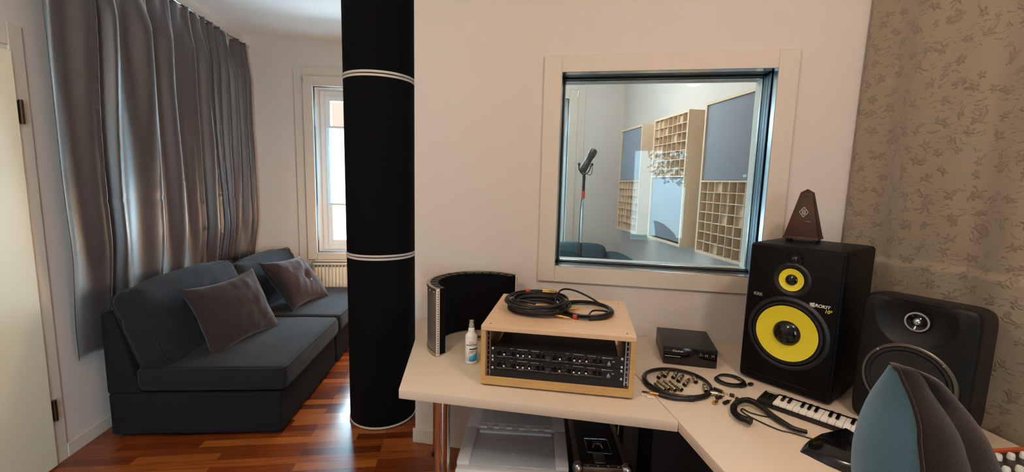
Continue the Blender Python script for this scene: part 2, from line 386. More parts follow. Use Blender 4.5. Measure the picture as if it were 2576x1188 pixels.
# ================================================================ ROOM
XL, XR, YB, YR, H = -2.042, 1.775, 4.588, -2.3, 2.82
TH = radians(-17.34); WP = Vector((-0.236, 2.381, 0)); WD = Vector((cos(TH), sin(TH), 0)); WN = Vector((-sin(TH), cos(TH), 0))
struct(MB().bx(XL-.3, XR+.3, YR-.3, YB+.35, -.1, 0).build('floor', M['floor'], smooth=0))
struct(MB().bx(XL-.3, XR+.3, YR-.3, YB+.35, H, H+.1).build('ceiling', M['ceil'], smooth=0))
struct(MB().bx(XL-.3, XL, YR-.3, YB+.35, 0, H).build('wall_left', M['wall'], smooth=0))
struct(MB().prism([(XR, YR-.3), (XR+.3, YR-.3), (XR+.3, YB+.35), (1.745, YB+.35), (1.745, 1.98), (XR, 1.98)], 0, H).build('wall_right', M['wall'], smooth=0))
WA = (-1.427, -0.40, 0.734, 2.38); WB = (0.10, 1.140, 0.734, 2.38)
mb = MB(); T = .33
mb.bx(XL, WA[0], YB, YB+T, 0, H); mb.bx(WA[1], WB[0], YB, YB+T, 0, H); mb.bx(WB[1], XR+.1, YB, YB+T, 0, H)
for w in (WA, WB): mb.bx(w[0], w[1], YB, YB+T, 0, w[2]); mb.bx(w[0], w[1], YB, YB+T, w[3], H)
struct(mb.build('wall_back', M['wall'], smooth=0))
RW = (-.16, .72, .60, 2.08); mb = MB()
mb.bx(XL, RW[0], YR-.3, YR, 0, H); mb.bx(RW[1], XR, YR-.3, YR, 0, H); mb.bx(RW[0], RW[1], YR-.3, YR, 0, RW[2]); mb.bx(RW[0], RW[1], YR-.3, YR, RW[3], H)
struct(mb.build('wall_rear', M['wall'], smooth=0))
# skewed partition with the booth window opening (local frame: x along, y through the wall)
PW = Matrix.Translation(WP) @ Matrix.Rotation(TH, 4, 'Z')
O0, O1, OZ0, OZ1, PT = .765, 1.727, 1.079, 2.033, .24
LEN = (XR - WP.x)/cos(TH)
mb = MB(); mb.bx(0, O0, 0, PT, 0, H); mb.bx(O1, LEN+.02, 0, PT, 0, H); mb.bx(O0, O1, 0, PT, 0, OZ0); mb.bx(O0, O1, 0, PT, OZ1, H)
mb.xf(PW); struct(mb.build('wall_front', M['wall'], smooth=0))
# wall dividing sofa corner and booth
mb = MB(); e0 = WP + WN*PT
mb.prism([(WP.x+WN.x*PT, WP.y+WN.y*PT), (WP.x+WN.x*PT+.14*WD.x, WP.y+WN.y*PT+.14*WD.y), (-.02, YB), (-.17, YB)], 0, H)
struct(mb.build('wall_middle', M['wall'], smooth=0))
# baseboards
struct(MB().bx(XL, XL+.014, 2.385, YB, 0, .075, bev=.004).build('baseboard_left', M['trim'], smooth=0))
mb = MB().bx(-.012, LEN-.02, -.014, 0, 0, .085, bev=.004); mb.xf(PW); struct(mb.build('baseboard_front', M['trim'], smooth=0))
struct(MB().bx(XL+.02, -.2, YB-.014, YB, 0, .08, bev=.004).build('baseboard_back', M['trim'], smooth=0))

# door in the left wall
mb = MB(); mb.bx(XL, XL+.012, 2.315, 2.385, 0, 2.16, bev=.003); mb.bx(XL, XL+.012, 1.30, 2.315, 2.06, 2.16, bev=.003); mb.bx(XL, XL+.012, 1.23, 1.30, 0, 2.16, bev=.003)
tr = struct(mb.build('trim_1', M['trim'], smooth=0))
door = struct(MB().bx(XL, XL+.026, 1.31, 2.31, .006, 2.035, bev=.005).build('door_1', M['door'], smooth=0))
for z in (1.765, .295):
    h_ = MB().cyl((XL+.028, 2.322, z-.055), (XL+.028, 2.322, z+.055), .0085, seg=12)
    h_.bx(XL+.012, XL+.030, 2.316, 2.330, z-.05, z+.05, bev=.002); h_.build('hinge', M['hinge'], door)
hd = MB().tube([(XL+.026, 1.38, 1.05), (XL+.075, 1.38, 1.05), (XL+.08, 1.40, 1.05), (XL+.08, 1.50, 1.05)], .009, smooth=4); hd.build('handle', M['steel'], door)

# back windows: outer casing, inner frame, deep reveal and outer sash with pleated blind
def back_window(n, w, blind=True, hinge_left=True, uid=0):
    x0, x1, z0, z1 = w
    mb = MB(); b = .09; c = .175
    for (a0, a1, q0, q1, d) in ((x0-c, x0-b, z0-.09, z1+c, .012), (x1+b, x1+c, z0-.09, z1+c, .012), (x0-b, x1+b, z1+b, z1+c, .012)):
        mb.bx(a0, a1, YB-d, YB, q0, q1, bev=.003)
    struct(mb.build('trim_%d' % (n+1), M['trim'], smooth=0))
    mb = MB(); d = .028
    mb.bx(x0-b, x0, YB-d, YB+.04, z0-.07, z1+b, bev=.004); mb.bx(x1, x1+b, YB-d, YB+.04, z0-.07, z1+b, bev=.004)
    mb.bx(x0, x1, YB-d, YB+.04, z1, z1+b, bev=.004); mb.bx(x0, x1, YB-d, YB+.04, z0-.07, z0, bev=.004)
    win = struct(mb.build('window_%d' % n, M['trim'], smooth=0))
    s_ = MB().bx(x0-.02, x1+.02, YB-.05, YB+.02, z0-.088, z0-.072, bev=.003); s_.build('sill', M['trim'], win)
    hx = x0-b+.006 if hinge_left else x1+b-.006
    MB().cyl((hx, YB-.034, z1+.02), (hx, YB-.034, z1+.075), .007, seg=10).build('hinge', M['steel'], win)
    # dark gasket line round the opening
    g = MB(); t = .006
    g.bx(x0, x0+t, YB+.0, YB+.03, z0, z1); g.bx(x1-t, x1, YB, YB+.03, z0, z1); g.bx(x0, x1, YB, YB+.03, z1-t, z1); g.bx(x0, x1, YB, YB+.03, z0, z0+t); g.build('gasket', M['dsteel'], win, smooth=0)
    y = YB+.20; f1 = .055; f2 = .05
    f = MB(); f.bx(x0, x0+f1, y, y+.07, z0, z1, bev=.004); f.bx(x1-f1, x1, y, y+.07, z0, z1, bev=.004); f.bx(x0+f1, x1-f1, y, y+.07, z1-f1, z1, bev=.004); f.bx(x0+f1, x1-f1, y, y+.07, z0, z0+f1, bev=.004)
    f.build('outer_frame', M['upvc'], win, smooth=0)
    f = MB(); a0, a1, q0, q1 = x0+f1, x1-f1, z0+f1, z1-f1
    f.bx(a0, a0+f2, y-.02, y+.05, q0, q1, bev=.005); f.bx(a1-f2, a1, y-.02, y+.05, q0, q1, bev=.005); f.bx(a0+f2, a1-f2, y-.02, y+.05, q1-f2, q1, bev=.005); f.bx(a0+f2, a1-f2, y-.02, y+.05, q0, q0+f2, bev=.005)
    sash = f.build('sash', M['upvc'], win, smooth=0)
    MB().bx(a0+f2-.005, a1-f2+.005, y+.012, y+.02, q0+f2-.005, q1-f2+.005).build('pane', M['glass'], sash, smooth=0)
    if blind:
        bl = thing('pleated_blind', ['white pleated blind in the middle of the window by the sofa', 'white pleated blind in the middle of the booth window'][uid], 'blind', ((x0+x1)/2, y-.035, 1.22))
        w2 = (x1-x0)/2-.07
        def fn(u, v): return (-w2+.01+u*2*(w2-.01), .003*(1 if int(round(v*30)) % 2 else -1), .01+v*.77)
        MB_ = MB(); MB_.grid(fn, 2, 31); MB_.build('cloth', M['blind'], bl, smooth=0, mods=[('SOLIDIFY', {'thickness': .001})])
        MB().bx(-w2, w2, -.013, .013, -.012, .010, bev=.003).build('rail', M['upvc'], bl)
        MB().bx(-w2, w2, -.013, .013, .780, .802, bev=.003).build('rail', M['upvc'], bl)
back_window(1, WA, hinge_left=True, uid=0)
back_window(2, WB, hinge_left=False, uid=1)
# rear window (behind the viewer; seen only as a reflection)
mb = MB(); x0, x1, z0, z1 = RW; y = YR-.14
for a in ((x0, x0+.06, z0, z1), (x1-.06, x1, z0, z1), (x0+.06, x1-.06, z0, z0+.06), (x0+.06, x1-.06, z1-.06, z1)): mb.bx(a[0], a[1], y-.035, y+.035, a[2], a[3], bev=.004)
w4 = struct(mb.build('window_4', M['upvc'], smooth=0))
MB().bx(x0+.055, x1-.055, y-.004, y+.004, z0+.055, z1-.055).build('pane', M['glass'], w4, smooth=0)

# booth window: casing, dark jamb, two bar frames, glass
mb = MB(); a = .086
mb.bx(O0-a, O0, -.016, .0, OZ0-.083, OZ1+.079, bev=.003); mb.bx(O1, O1+a, -.016, 0, OZ0-.083, OZ1+.079, bev=.003)
mb.bx(O0, O1, -.016, 0, OZ1, OZ1+.079, bev=.003); mb.bx(O0, O1, -.016, 0, OZ0-.083, OZ0, bev=.003)
mb.xf(PW); win3 = struct(mb.build('window_3', M['trim'], smooth=0))
def ring(mb, x0, x1, z0, z1, t, y0, y1, bev=0.0015):
    mb.bx(x0, x0+t, y0, y1, z0, z1, bev=bev); mb.bx(x1-t, x1, y0, y1, z0, z1, bev=bev); mb.bx(x0+t, x1-t, y0, y1, z1-t, z1, bev=bev); mb.bx(x0+t, x1-t, y0, y1, z0, z0+t, bev=bev); return mb
def jp(mb, name, m_): mb.xf(PW); return mb.build(name, m_, win3, smooth=0)
jp(ring(MB(), O0, O1, OZ0, OZ1, .002, -.018, .03), 'front_lip', M['steel'])
jp(ring(MB(), O0, O1, OZ0, OZ1, .0025, .03, .125), 'jamb', M['blackjamb'])
jp(MB().bx(O1-.0095, O1-.006, .040, .062, OZ0+.006, OZ1-.006).bx(O1-.0095, O1-.006, .068, .096, OZ0+.006, OZ1-.006), 'jamb_strip', M['dsteel'])
jp(ring(MB(), O0+.002, O1-.002, OZ0+.002, OZ1-.002, .007, .100, .125), 'glass_bead', M['blackjamb'])
jp(ring(MB(), O0+.002, O1-.002, OZ0+.002, OZ1-.002, .009, .137, .155), 'rear_bead', M['steel'])
jp(MB().bx(O0+.006, O1-.006, .127, .135, OZ0+.006, OZ1-.006), 'pane', M['boothglass'])
jp(ring(MB(), O0, O1, OZ0, OZ1, .006, .155, PT), 'rear_jamb', M['trim'])

# radiator under the window
rad = thing('radiator', 'cream ribbed panel radiator under the window by the sofa', 'radiator', (-1.46, 4.50, .12))
r = MB(); r.bx(0, 1.05, .02, .07, 0, .50, bev=.006)
for i in range(30): r.bx(.02+i*.034, .042+i*.034, .006, .024, .03, .47, bev=.004)
r.build('panel', M['radiator'], rad)
g = MB(); g.bx(0, 1.05, .0, .075, .50, .515, bev=.003)
g.build('top_grille', M['radiator'], rad)
s_ = MB()
for i in range(30): s_.bx(.024+i*.034, .044+i*.034, .002, .0035, .482, .492)
s_.build('slots', M['hinge'], rad, smooth=0)
for x in (.1, .9): MB().bx(x, x+.04, .07, .086, .1, .4).build('wall_bracket', M['steel'], rad, smooth=0)

# unseen ceiling lamps, door and booth ones added for fill (their light objects are at the top of the script)
for (x, y, lb) in ((.95, .25, 'round white ceiling lamp behind the viewer above the desk'), (-.75, .45, 'round white ceiling lamp added near the door as unseen fill'), (.75, 3.2, 'round white ceiling lamp added inside the booth as unseen fill')):
    L_ = thing('ceiling_lamp', lb, 'lamp', (x, y, H))
    MB().lathe([(0, 0), (.15, 0), (.155, -.03), (.14, -.045), (0, -.045)]).build('base', M['upvc'], L_)
    MB().lathe([(.14, -.045), (.13, -.09), (.08, -.12), (0, -.13)]).build('diffuser', M['lampglass'], L_)

# ================================================================ LEFT CURTAIN
def interp(xs, ys, x):
    if x <= xs[0]: return ys[0]
    for a, b, c, d in zip(xs, xs[1:], ys, ys[1:]):
        if x <= b: return c+(d-c)*(x-a)/(b-a)
    return ys[-1]
def sstep(a, b, x): t = max(0, min(1, (x-a)/(b-a))); return t*t*(3-2*t)
def fabric_panel(name, y0, y1, ridges, ztop, zbot, x0, parent, seed, nu=260, nv=90):
    ph = list(range(len(ridges)))
    def fn(u, v):
        z = zbot + (ztop-zbot)*v; lean = 1-v
        y = y0 + (y1-y0)*u + .10*(1-v)*(1-u)*(y0 < 3) + .014*sin(z*2.1+seed+u*5)*sin(pi*u)
        yy = y + .012*sin(3*z+u*9+seed)
        p = interp(ridges, ph, yy)
        g = .5+.5*cos(2*pi*p); g = g**1.25
        p2 = yy*2*pi/.105; top = sstep(2.35, 2.66, z)
        amp = .11*(1-.5*top)*(.38+.62*sstep(.62, 1.15, z))
        amp *= (.75+.35*noise.noise(Vector((int(p)*3.1+seed, 0, z*.4))))
        x = x0 + amp*g + top*.012*cos(p2) + .010*noise.noise(Vector((y*6, z*1.4, seed)))
        # stitched crease across the cloth
        x -= .006*math.exp(-((z-1.335-.012*sin(y*7))/.008)**2)
        if z > ztop-.05: x = x0+.035+(x-x0-.035)*.8
        zz = z + (.010*cos(p2)*top if v > .97 else 0)
        return (x, y, zz)
    mb = MB(); mb.grid(fn, nu, nv)
    return mb.build(name, M['curtain'], parent, smooth=3.0, mods=[('SOLIDIFY', {'thickness': .003})])
cA = thing('curtain', 'brown-grey velvet curtain panel nearest the door, left of the sofa', 'curtain', (0, 0, 0), group=None)
fabric_panel('cloth', 2.355, 3.735, [2.40, 2.66, 2.79, 3.10, 3.33, 3.54, 3.74], 2.69, .50, -2.005, cA, 1.3)
cB = thing('curtain', 'brown-grey velvet curtain panel in the far corner behind the sofa', 'curtain', (0, 0, 0))
fabric_panel('cloth', 3.70, 4.47, [3.66, 3.78, 3.87, 4.0, 4.14, 4.30, 4.42, 4.52], 2.69, .50, -2.005, cB, 6.7, nu=160)
rod = thing('curtain_rod', 'thin steel curtain rod above the velvet curtains', 'curtain rod', (0, 0, 0))
MB().cyl((-1.985, 2.32, 2.70), (-1.985, 4.545, 2.70), .009, seg=12).build('rod', M['steel'], rod)
for y in (2.36, 3.45, 4.52): MB().cyl((XL, y, 2.70), (-1.985, y, 2.70), .007, seg=10).cyl((XL, y, 2.70), (XL+.006, y, 2.70), .022, seg=14).build('bracket', M['steel'], rod)
for y in (2.322, 4.543): MB().ball((-1.985, y, 2.70), .013).build('end_cap', M['steel'], rod)

# ================================================================ RIGHT CURTAIN
cR = thing('curtain', 'beige damask curtain with raised flowers on the right wall', 'curtain', (0, 0, 0))
def fr(u, v):
    z = .12 + 2.66*v; y = 1.745 - 2.1*u
    y += .02*sin(z*1.6+u*4)*sin(pi*min(1, u*6))*.5
    x = 1.738 + .012*cos(y*2*pi/.33+.6*sin(z*1.3)) + .006*cos(y*2*pi/.19+1.7+z*.7) + .006*noise.noise(Vector((y*3, z*1.2, 4)))
    # hem fold of the overlapping lower length
    zc = 1.225 + .012*sin(y*6.5)
    if z < zc: x -= .010
    return (x, y, z)
mb = MB(); mb.grid(fr, 260, 220); mb.build('cloth', M['damask'], cR, smooth=3.0, mods=[('SOLIDIFY', {'thickness': .003})])
rr_ = thing('curtain_rail', 'white ceiling rail carrying the damask curtain', 'curtain rail', (0, 0, 0))
MB().bx(1.72, 1.76, -.36, 1.74, 2.785, H, bev=.004).build('rail', M['upvc'], rr_)

# ================================================================ SOFA (two armless sections side by side)
def piping(mb, cx, cy, z, hx, hy, r=.0055, c=.045):
    pts = []
    for sx_, sy_, a0 in ((1, 1, 0), (-1, 1, 90), (-1, -1, 180), (1, -1, 270)):
        for k in range(5):
            a = radians(a0+k*22.5); pts.append((cx+sx_*(hx-c)+c*cos(a), cy+sy_*(hy-c)+c*sin(a), z))
    mb.tube(pts, r, closed=True, seg=6, smooth=0)
def sofa_section(label, y0, Wd, seed, ztop):
    t = thing('sofa_section', label, 'sofa', SOFA_O @ Vector((0, y0, 0)), radians(-2.9), 'two sections of the dark grey sofa')
    b = MB(); rounded_block(b, (.93, Wd-.01, .248), .018, (0, 0, 0), n=14, nz=(.003, 5), seed=seed, c=(.54, Wd/2, .142)); b.build('base', M['sofab'], t, smooth=1.0)
    b = MB(); b.hull([(.07, .005, .26), (.25, .005, .26), (.25, Wd-.005, .26), (.07, Wd-.005, .26), (.07, .005, ztop-.10), (.135, .005, ztop-.10), (.135, Wd-.005, ztop-.10), (.07, Wd-.005, ztop-.10)])
    b._bev(b.bm.verts[:], .018, 3); b.build('back_frame', M['sofab'], t)
    for x, y in ((.12, .06), (.95, .06), (.12, Wd-.06), (.95, Wd-.06)): MB().cyl((x, y, 0), (x, y, .025), .022, .026, seg=16).build('foot', M['black'], t)
    b = MB(); cx, hx = .635, .405
    rounded_block(b, (hx*2, Wd-.004, .135), .035, (.008, .004, .022), n=24, nz=(.004, 6), seed=seed+3, c=(cx, Wd/2, .345))
    sc = b.build('seat_cushion', M['sofa'], t, smooth=1.2)
    p = MB(); piping(p, cx, Wd/2, .404, hx-.008, Wd/2-.010); piping(p, cx, Wd/2, .288, hx-.008, Wd/2-.010); p.build('piping', M['sofa'], sc)
    b = MB(); rounded_block(b, (.175, Wd-.01, .50), .06, (.045, .012, .035), n=26, nz=(.012, 7), seed=seed+9)
    R = Matrix.Translation((.262, Wd/2, .40+(ztop-.38)/2)) @ Matrix.Rotation(radians(-19), 4, 'Y') @ Matrix.Diagonal((1, 1, (ztop-.36)/.50, 1)); b.xf(R)
    bc = b.build('back_cushion', M['sofa'], t, smooth=1.2)
    p = MB()
    for sx_ in (-1, 1):
        pts = []; hy, hz, c = Wd/2-.012, .242, .05
        for (a, bb, a0) in ((1, 1, 0), (-1, 1, 90), (-1, -1, 180), (1, -1, 270)):
            for k in range(5):
                q = radians(a0+k*22.5); pts.append((sx_*.068, a*(hy-c)+c*cos(q), bb*(hz-c)+c*sin(q)))
        p.tube(pts, .0045, closed=True, seg=6, smooth=0)
    p.xf(R); p.build('piping', M['sofa'], bc)
    return t
SOFA_O = Matrix.Translation((-2.016, 2.543, 0)) @ Matrix.Rotation(radians(-2.9), 4, 'Z')
sofa_section('dark grey armless sofa section nearest the door, in front of the brown curtain', 0, .96, 1.0, .83)
sofa_section('dark grey armless sofa section in the far corner by the radiator', .975, .955, 11.0, .775)

def throw_pillow(label, c, yaw, lean, roll, s1, s2, seed, tuft):
    n = Vector((cos(yaw)*cos(lean), sin(yaw)*cos(lean), sin(lean))); u = Vector((-sin(yaw), cos(yaw), 0)); v = n.cross(u)
    uu = u*cos(roll)+v*sin(roll); vv = -u*sin(roll)+v*cos(roll)
    R = Matrix((uu, vv, n)).transposed().to_4x4(); R.translation = Vector(c)
    t = thing('throw_pillow', label, 'pillow', c, 0, 'throw pillows on the sofa'); R = Matrix.Translation(-Vector(c)) @ R
    N = 33; mb = MB()
    for sg in (1, -1):
        def fn(a, b):
            x, y = 2*a-1, 2*b-1
            th = .105*((1-abs(x)**2.6)*(1-abs(y)**2.6))**.55
            pin = 1 - .15*(1-x*x)*(y*y) ; pin2 = 1 - .15*(1-y*y)*(x*x)
            X, Y = x*s1*.56*pin2, y*s2*.58*pin
            w = .010*noise.noise(Vector((X*9+seed, Y*9, sg*2))) + .007*noise.noise(Vector((X*22+seed, Y*14, sg*5)))
            edge = min(1, 4*(1-max(abs(x), abs(y))))
            dip = tuft*math.exp(-((X-.04)**2+(Y+.01)**2)/.0016) + tuft*.5*math.exp(-((X-.04-.5*(Y+.01))**2)/.0006)*math.exp(-(Y*Y+X*X)/.02)
            return (X, Y, sg*(th + w*edge - dip*edge))
        mb.grid(fn, N, N)
    mb.xf(R); mb.build('cover', M['pillow'], t, smooth=1.5)
    p = MB(); pts = []
    for k in range(48):
        q = k/12; e = int(q) % 4; f = 2*(q-int(q))-1
        x, y = ((f, -1), (1, f), (-f, 1), (-1, -f))[e]
        pts.append((x*s1*.56*(1-.15*(1-y*y)*(x*x)), y*s2*.58*(1-.15*(1-x*x)*(y*y)), 0))
    p.tube(pts, .004, closed=True, seg=6, smooth=0); p.xf(R); p.build('seam', M['pillow'], t)
    if tuft: mb = MB(); mb.ball((.04, -.06, .100), .005); mb.xf(R); mb.build('button', M['white'], t)
throw_pillow('smooth brown pillow leaning on the near sofa section', (-1.463, 2.973, .617), -.352, .413, .055, .50, .40, 2, 0)
throw_pillow('creased brown pillow with a dimple on the far sofa section', (-1.381, 3.846, .605), -.281, .704, -.045, .443, .413, 8, .03)

# added lamp, unseen behind the column, to warm the back wall
fl_ = thing('added_floor_lamp', 'slim black floor lamp with glowing globe shade, added unseen behind the black acoustic column for warm light', 'lamp', (-.64, 3.78, 0))
MB().lathe([(0, 0), (.10, 0), (.10, .012), (.02, .022), (0, .022)]).build('base', M['black'], fl_)
MB().cyl((0, 0, .02), (0, 0, .93), .007, seg=12).build('pole', M['black'], fl_)
MB().lathe([(0, .915), (.03, .92), (.034, .948), (0, .948)]).build('socket', M['black'], fl_)
MB().ball((0, 0, 1.01), .075, seg=32).build('globe_shade', M['globe'], fl_)

# ================================================================ BASS TRAP COLUMN
CC = (-.4695, 2.7066); CR = .20
for k, (z0, z1, lb) in enumerate(((0.008, 1.045, 'black felt acoustic tube standing on the floor, lowest of the column'), (1.053, 2.062, 'black felt acoustic tube in the middle of the column'), (2.070, 2.80, 'black felt acoustic tube at the top of the column, under the ceiling'))):
    t = thing('acoustic_tube', lb, 'bass trap', (CC[0], CC[1], z0), 0, 'stacked black acoustic tubes'); h = z1-z0
    MB().lathe([(0, .004), (CR-.004, .004), (CR, .012), (CR, h-.012), (CR-.004, h-.004), (0, h-.004)], seg=72).build('felt_body', M['feltblack'], t)
    for z in (0, h-.011):
        if (k == 2 and z > 0): continue
        MB().lathe([(CR-.02, z), (CR+.003, z), (CR+.0045, z+.005), (CR+.003, z+.011), (CR-.02, z+.011)], seg=72).build('rim', M['trim'], t)

# ================================================================ DESK
DZ = .74
dA = [(-.211, 1.531), (.7135, 1.2425), (.7135, 2.076), (-.196, 2.360)]
dk = thing('desk', 'cream laminate desk section along the wall, left of the seam', 'desk', (0, 0, 0), 0, 'sections of the L-shaped desk')
MB().prism(dA, DZ-.035, DZ, bev=.0015, seg=2).build('worktop', M['desk'], dk)
for x, y in ((-.055, 1.57), (-.10, 2.25), (.64, 2.02)):
    lg = MB().cyl((x, y, .012), (x, y, DZ-.04), .030, seg=32); o_ = lg.build('leg', M['chrome'], dk)
    MB().cyl((x, y, 0), (x, y, .014), .034, seg=24).build('leg_foot', M['black'], o_)
    MB().cyl((x, y, DZ-.042), (x, y, DZ-.0345), .055, seg=24).build('leg_plate', M['steel'], o_)
yb = lambda x: WP.y + (x-WP.x)*math.tan(TH) - .004
dB = [(.7165, .86), (1.20, .86), (1.28, .35), (1.70, .35), (1.70, yb(1.70)), (.7165, yb(.7165))]
dk2 = thing('desk', 'cream laminate desk section under the loudspeakers, right of the seam', 'desk', (0, 0, 0), 0, 'sections of the L-shaped desk')
MB().prism(dB, DZ-.035, DZ, bev=.0015, seg=2).build('worktop', M['desk'], dk2)
for x, y in ((.78, .93), (1.62, .42), (.80, 1.95), (1.62, 1.68)):
    o_ = MB().cyl((x, y, .012), (x, y, DZ-.04), .030, seg=32).build('leg', M['chrome'], dk2)
    MB().cyl((x, y, 0), (x, y, .014), .034, seg=24).build('leg_foot', M['black'], o_)

# ================================================================ TALL THREE-WAY LOUDSPEAKER
def disc(mb, prof, x, z, y=0.0, seg=56): mb.lathe(prof, c=(x, y, z), axis=(0, -1, 0), seg=seg)
kr = thing('studio_monitor', 'tall black three-way loudspeaker with two yellow cones, left of the other speaker', 'loudspeaker', (1.137, 1.560, DZ), radians(-59))
KW, KD, KH = .318, .345, .550
mb = MB(); mb.bx(0, KW, 0, KD, .006, KH, bev=.016, seg=4); mb.build('cabinet', M['deepblack'], kr)
for x in (.04, KW-.04):
    for y in (.05, KD-.05): MB().cyl((x, y, 0), (x, y, .009), .014, seg=14).build('foot', M['grilleblack'], kr)
mb = MB(); mb.bx(.010, KW-.010, -.004, .004, .012, KH-.006, bev=.004, seg=2); mb.build('baffle', M['deepblack'], kr)
wx, wz = .160, .226
mb = MB(); disc(mb, [(.135, -.002), (.137, .006), (.128, .012), (.122, .010), (.119, .004)], wx, wz); mb.build('woofer_ring', M['black'], kr)
mb = MB(); disc(mb, [(.119, .004), (.116, .013), (.109, .014), (.104, .005), (.102, .004)], wx, wz); mb.build('woofer_surround', M['grilleblack'], kr)
mb = MB(); disc(mb, [(.104, .0125), (.095, .0105), (.070, .0075), (.048, .0052), (.030, .0048)], wx, wz); mb.build('woofer_cone', M['yellow'], kr)
mb = MB(); disc(mb, [(.0465, .0045), (.0455, .0085), (.038, .0165), (.024, .0235), (.010, .0265), (0, .027)], wx, wz); mb.build('dust_cap', M['gloss'], kr)
mx_, mz = .158, .428
mb = MB(); disc(mb, [(.062, -.002), (.063, .004), (.056, .008), (.048, .006), (.043, .004)], mx_, mz); mb.build('midrange_ring', M['black'], kr)
mb = MB(); disc(mb, [(.0415, .0085), (.034, .0065), (.020, .0048), (.012, .0046)], mx_, mz); mb.build('midrange_cone', M['yellow'], kr)
mb = MB(); disc(mb, [(.0205, .0045), (.019, .010), (.011, .015), (0, .017)], mx_, mz); mb.build('midrange_cap', M['gloss'], kr)
mb = MB(); disc(mb, [(.030, .002), (.029, .006), (.020, .003), (.016, .003)], mx_, .503); mb.build('tweeter_ring', M['gloss'], kr)
mb = MB(); disc(mb, [(.016, .003), (.012, .010), (.006, .013), (0, .014)], mx_, .503); mb.build('tweeter_dome', M['gloss'], kr)
mb = MB(); mb.bx(.03, KW-.07, -.0052, -.003, .036, .0385); mb.build('port_edge', M['black'], kr)
text('KRK', .017, at_front(.050, -.0055, .352), 'badge', M['ltgrey'], kr, bold=True)
text('ROKIT', .0155, at_front(.262, -.0055, .352), 'badge', M['white'], kr, bold=True, shear=.15)
mb = MB()
for i in range(5): mb.hull([(.224+(i % 2)*.003, -.0055, .346+i*.0025), (.238, -.0055, .344+i*.0035), (.238, -.0042, .344+i*.0035), (.224+(i % 2)*.003, -.0042, .346+i*.0025), (.222, -.0055, .3472+i*.0025), (.238, -.0055, .3462+i*.0035), (.238, -.0042, .3462+i*.0035), (.222, -.0042, .3472+i*.0025)])
mb.build('badge_flame', M['white'], kr, smooth=0)
text('10³', .0165, at_front(.280, -.0055, .337), 'badge', M['yellow'], kr, bold=True, shear=.2)
mb = MB(); disc(mb, [(.004, 0), (.004, .0025), (0, .003)], .25, .285, y=-.003, seg=14); mb.build('power_light', M['gloss'], kr)

# ================================================================ METRONOME on the loudspeaker
mt = thing('metronome', 'walnut pyramid metronome standing on the tall loudspeaker', 'metronome', (1.398, 1.602, DZ+KH+.0005), radians(-51))
def pyr(mb, wb, db, wt_, dt, z0, z1, dy=0, bev=.002):
    v = mb.hull([(-wb, -db, z0), (wb, -db, z0), (wb, db, z0), (-wb, db, z0), (-wt_, -dt+dy, z1), (wt_, -dt+dy, z1), (wt_, dt+dy, z1), (-wt_, dt+dy, z1)])
    if bev: mb._bev(v, bev, 2)
mb = MB(); pyr(mb, .060, .055, .020, .022, .012, .196, bev=.0012); mb.build('case', M['walnut'], mt)
mb = MB(); pyr(mb, .0198, .0218, .002, .004, .1958, .209, bev=0); mb.build('cap', M['walnut'], mt)
mb = MB(); pyr(mb, .062, .057, .059, .054, .010, .020, bev=.001); mb.build('plinth', M['walnut'], mt)
for x, y in ((-.048, -.043), (.048, -.043), (-.048, .043), (.048, .043)): MB().cyl((x, y, 0), (x, y, .012), .006, seg=12).build('foot', M['black'], mt)
slope = atan2(.035, .184)
def on_face(x, z): return Matrix.Translation((x, -.055+(z-.012)*.035/.184-.0012, z)) @ Matrix.Rotation(-slope, 4, 'X')
mb = MB()
for a, b in (((0, .020), (.015, 0)), ((.015, 0), (0, -.020)), ((0, -.020), (-.015, 0)), ((-.015, 0), (0, .020))): mb.tube([(a[0], 0, a[1]), (b[0], 0, b[1])], .0008, seg=6, smooth=0)
for x in (-.005, 0, .005): mb.tube([(x, 0, .008 if x else .011), (x, 0, -.005)], .0009, seg=6, smooth=0)
mb.tube([(-.005, 0, -.005), (0, 0, -.009), (.005, 0, -.005)], .0009, seg=6, smooth=3)
mb.xf(on_face(0, .118)); mb.build('emblem', M['white'], mt)
mb = MB(); mb.box((0, 0, 0), (.018, .001, .0012)); mb.xf(on_face(.018, .082)); mb.build('name_strip', M['ltgrey'], mt, smooth=0)
mb = MB(); mb.lathe([(.007, -.001), (.007, .002), (.004, .003), (0, .003)], axis=(0, -1, 0), seg=20); mb.box((0, 0, -.008), (.004, .003, .012)); mb.xf(on_face(0, .182)); mb.build('catch', M['hinge'], mt)

# ================================================================ ROUNDED LOUDSPEAKER
ge = thing('studio_monitor', 'rounded black loudspeaker with a metal woofer ring and small dome tweeter', 'loudspeaker', (1.335, 1.250, DZ), radians(-65))
GW, GD, GH = .278, .265, .432
def gsec(t):       # superellipse sections from the front to the back
    return interp([0, .03, .10, .5, .8, 1], [.97, .992, 1, 1, .975, .90], t)
def gf(u, v):
    a = 2*pi*u; s = gsec(v); e = .17
    ca, sa = cos(a), sin(a); x = (abs(ca)**e)*(1 if ca >= 0 else -1)*GW/2*s; z = (abs(sa)**e)*(1 if sa >= 0 else -1)*GH/2*s
    z -= .018*(v**2)*(1 if z > 0 else 0)*2
    return (GW/2+x, v*GD, GH/2+.012*0+z)
mb = MB(); g_ = mb.grid(gf, 96, 22, closed_u=True)
mb.bm.faces.new(g_[-1][::-1])
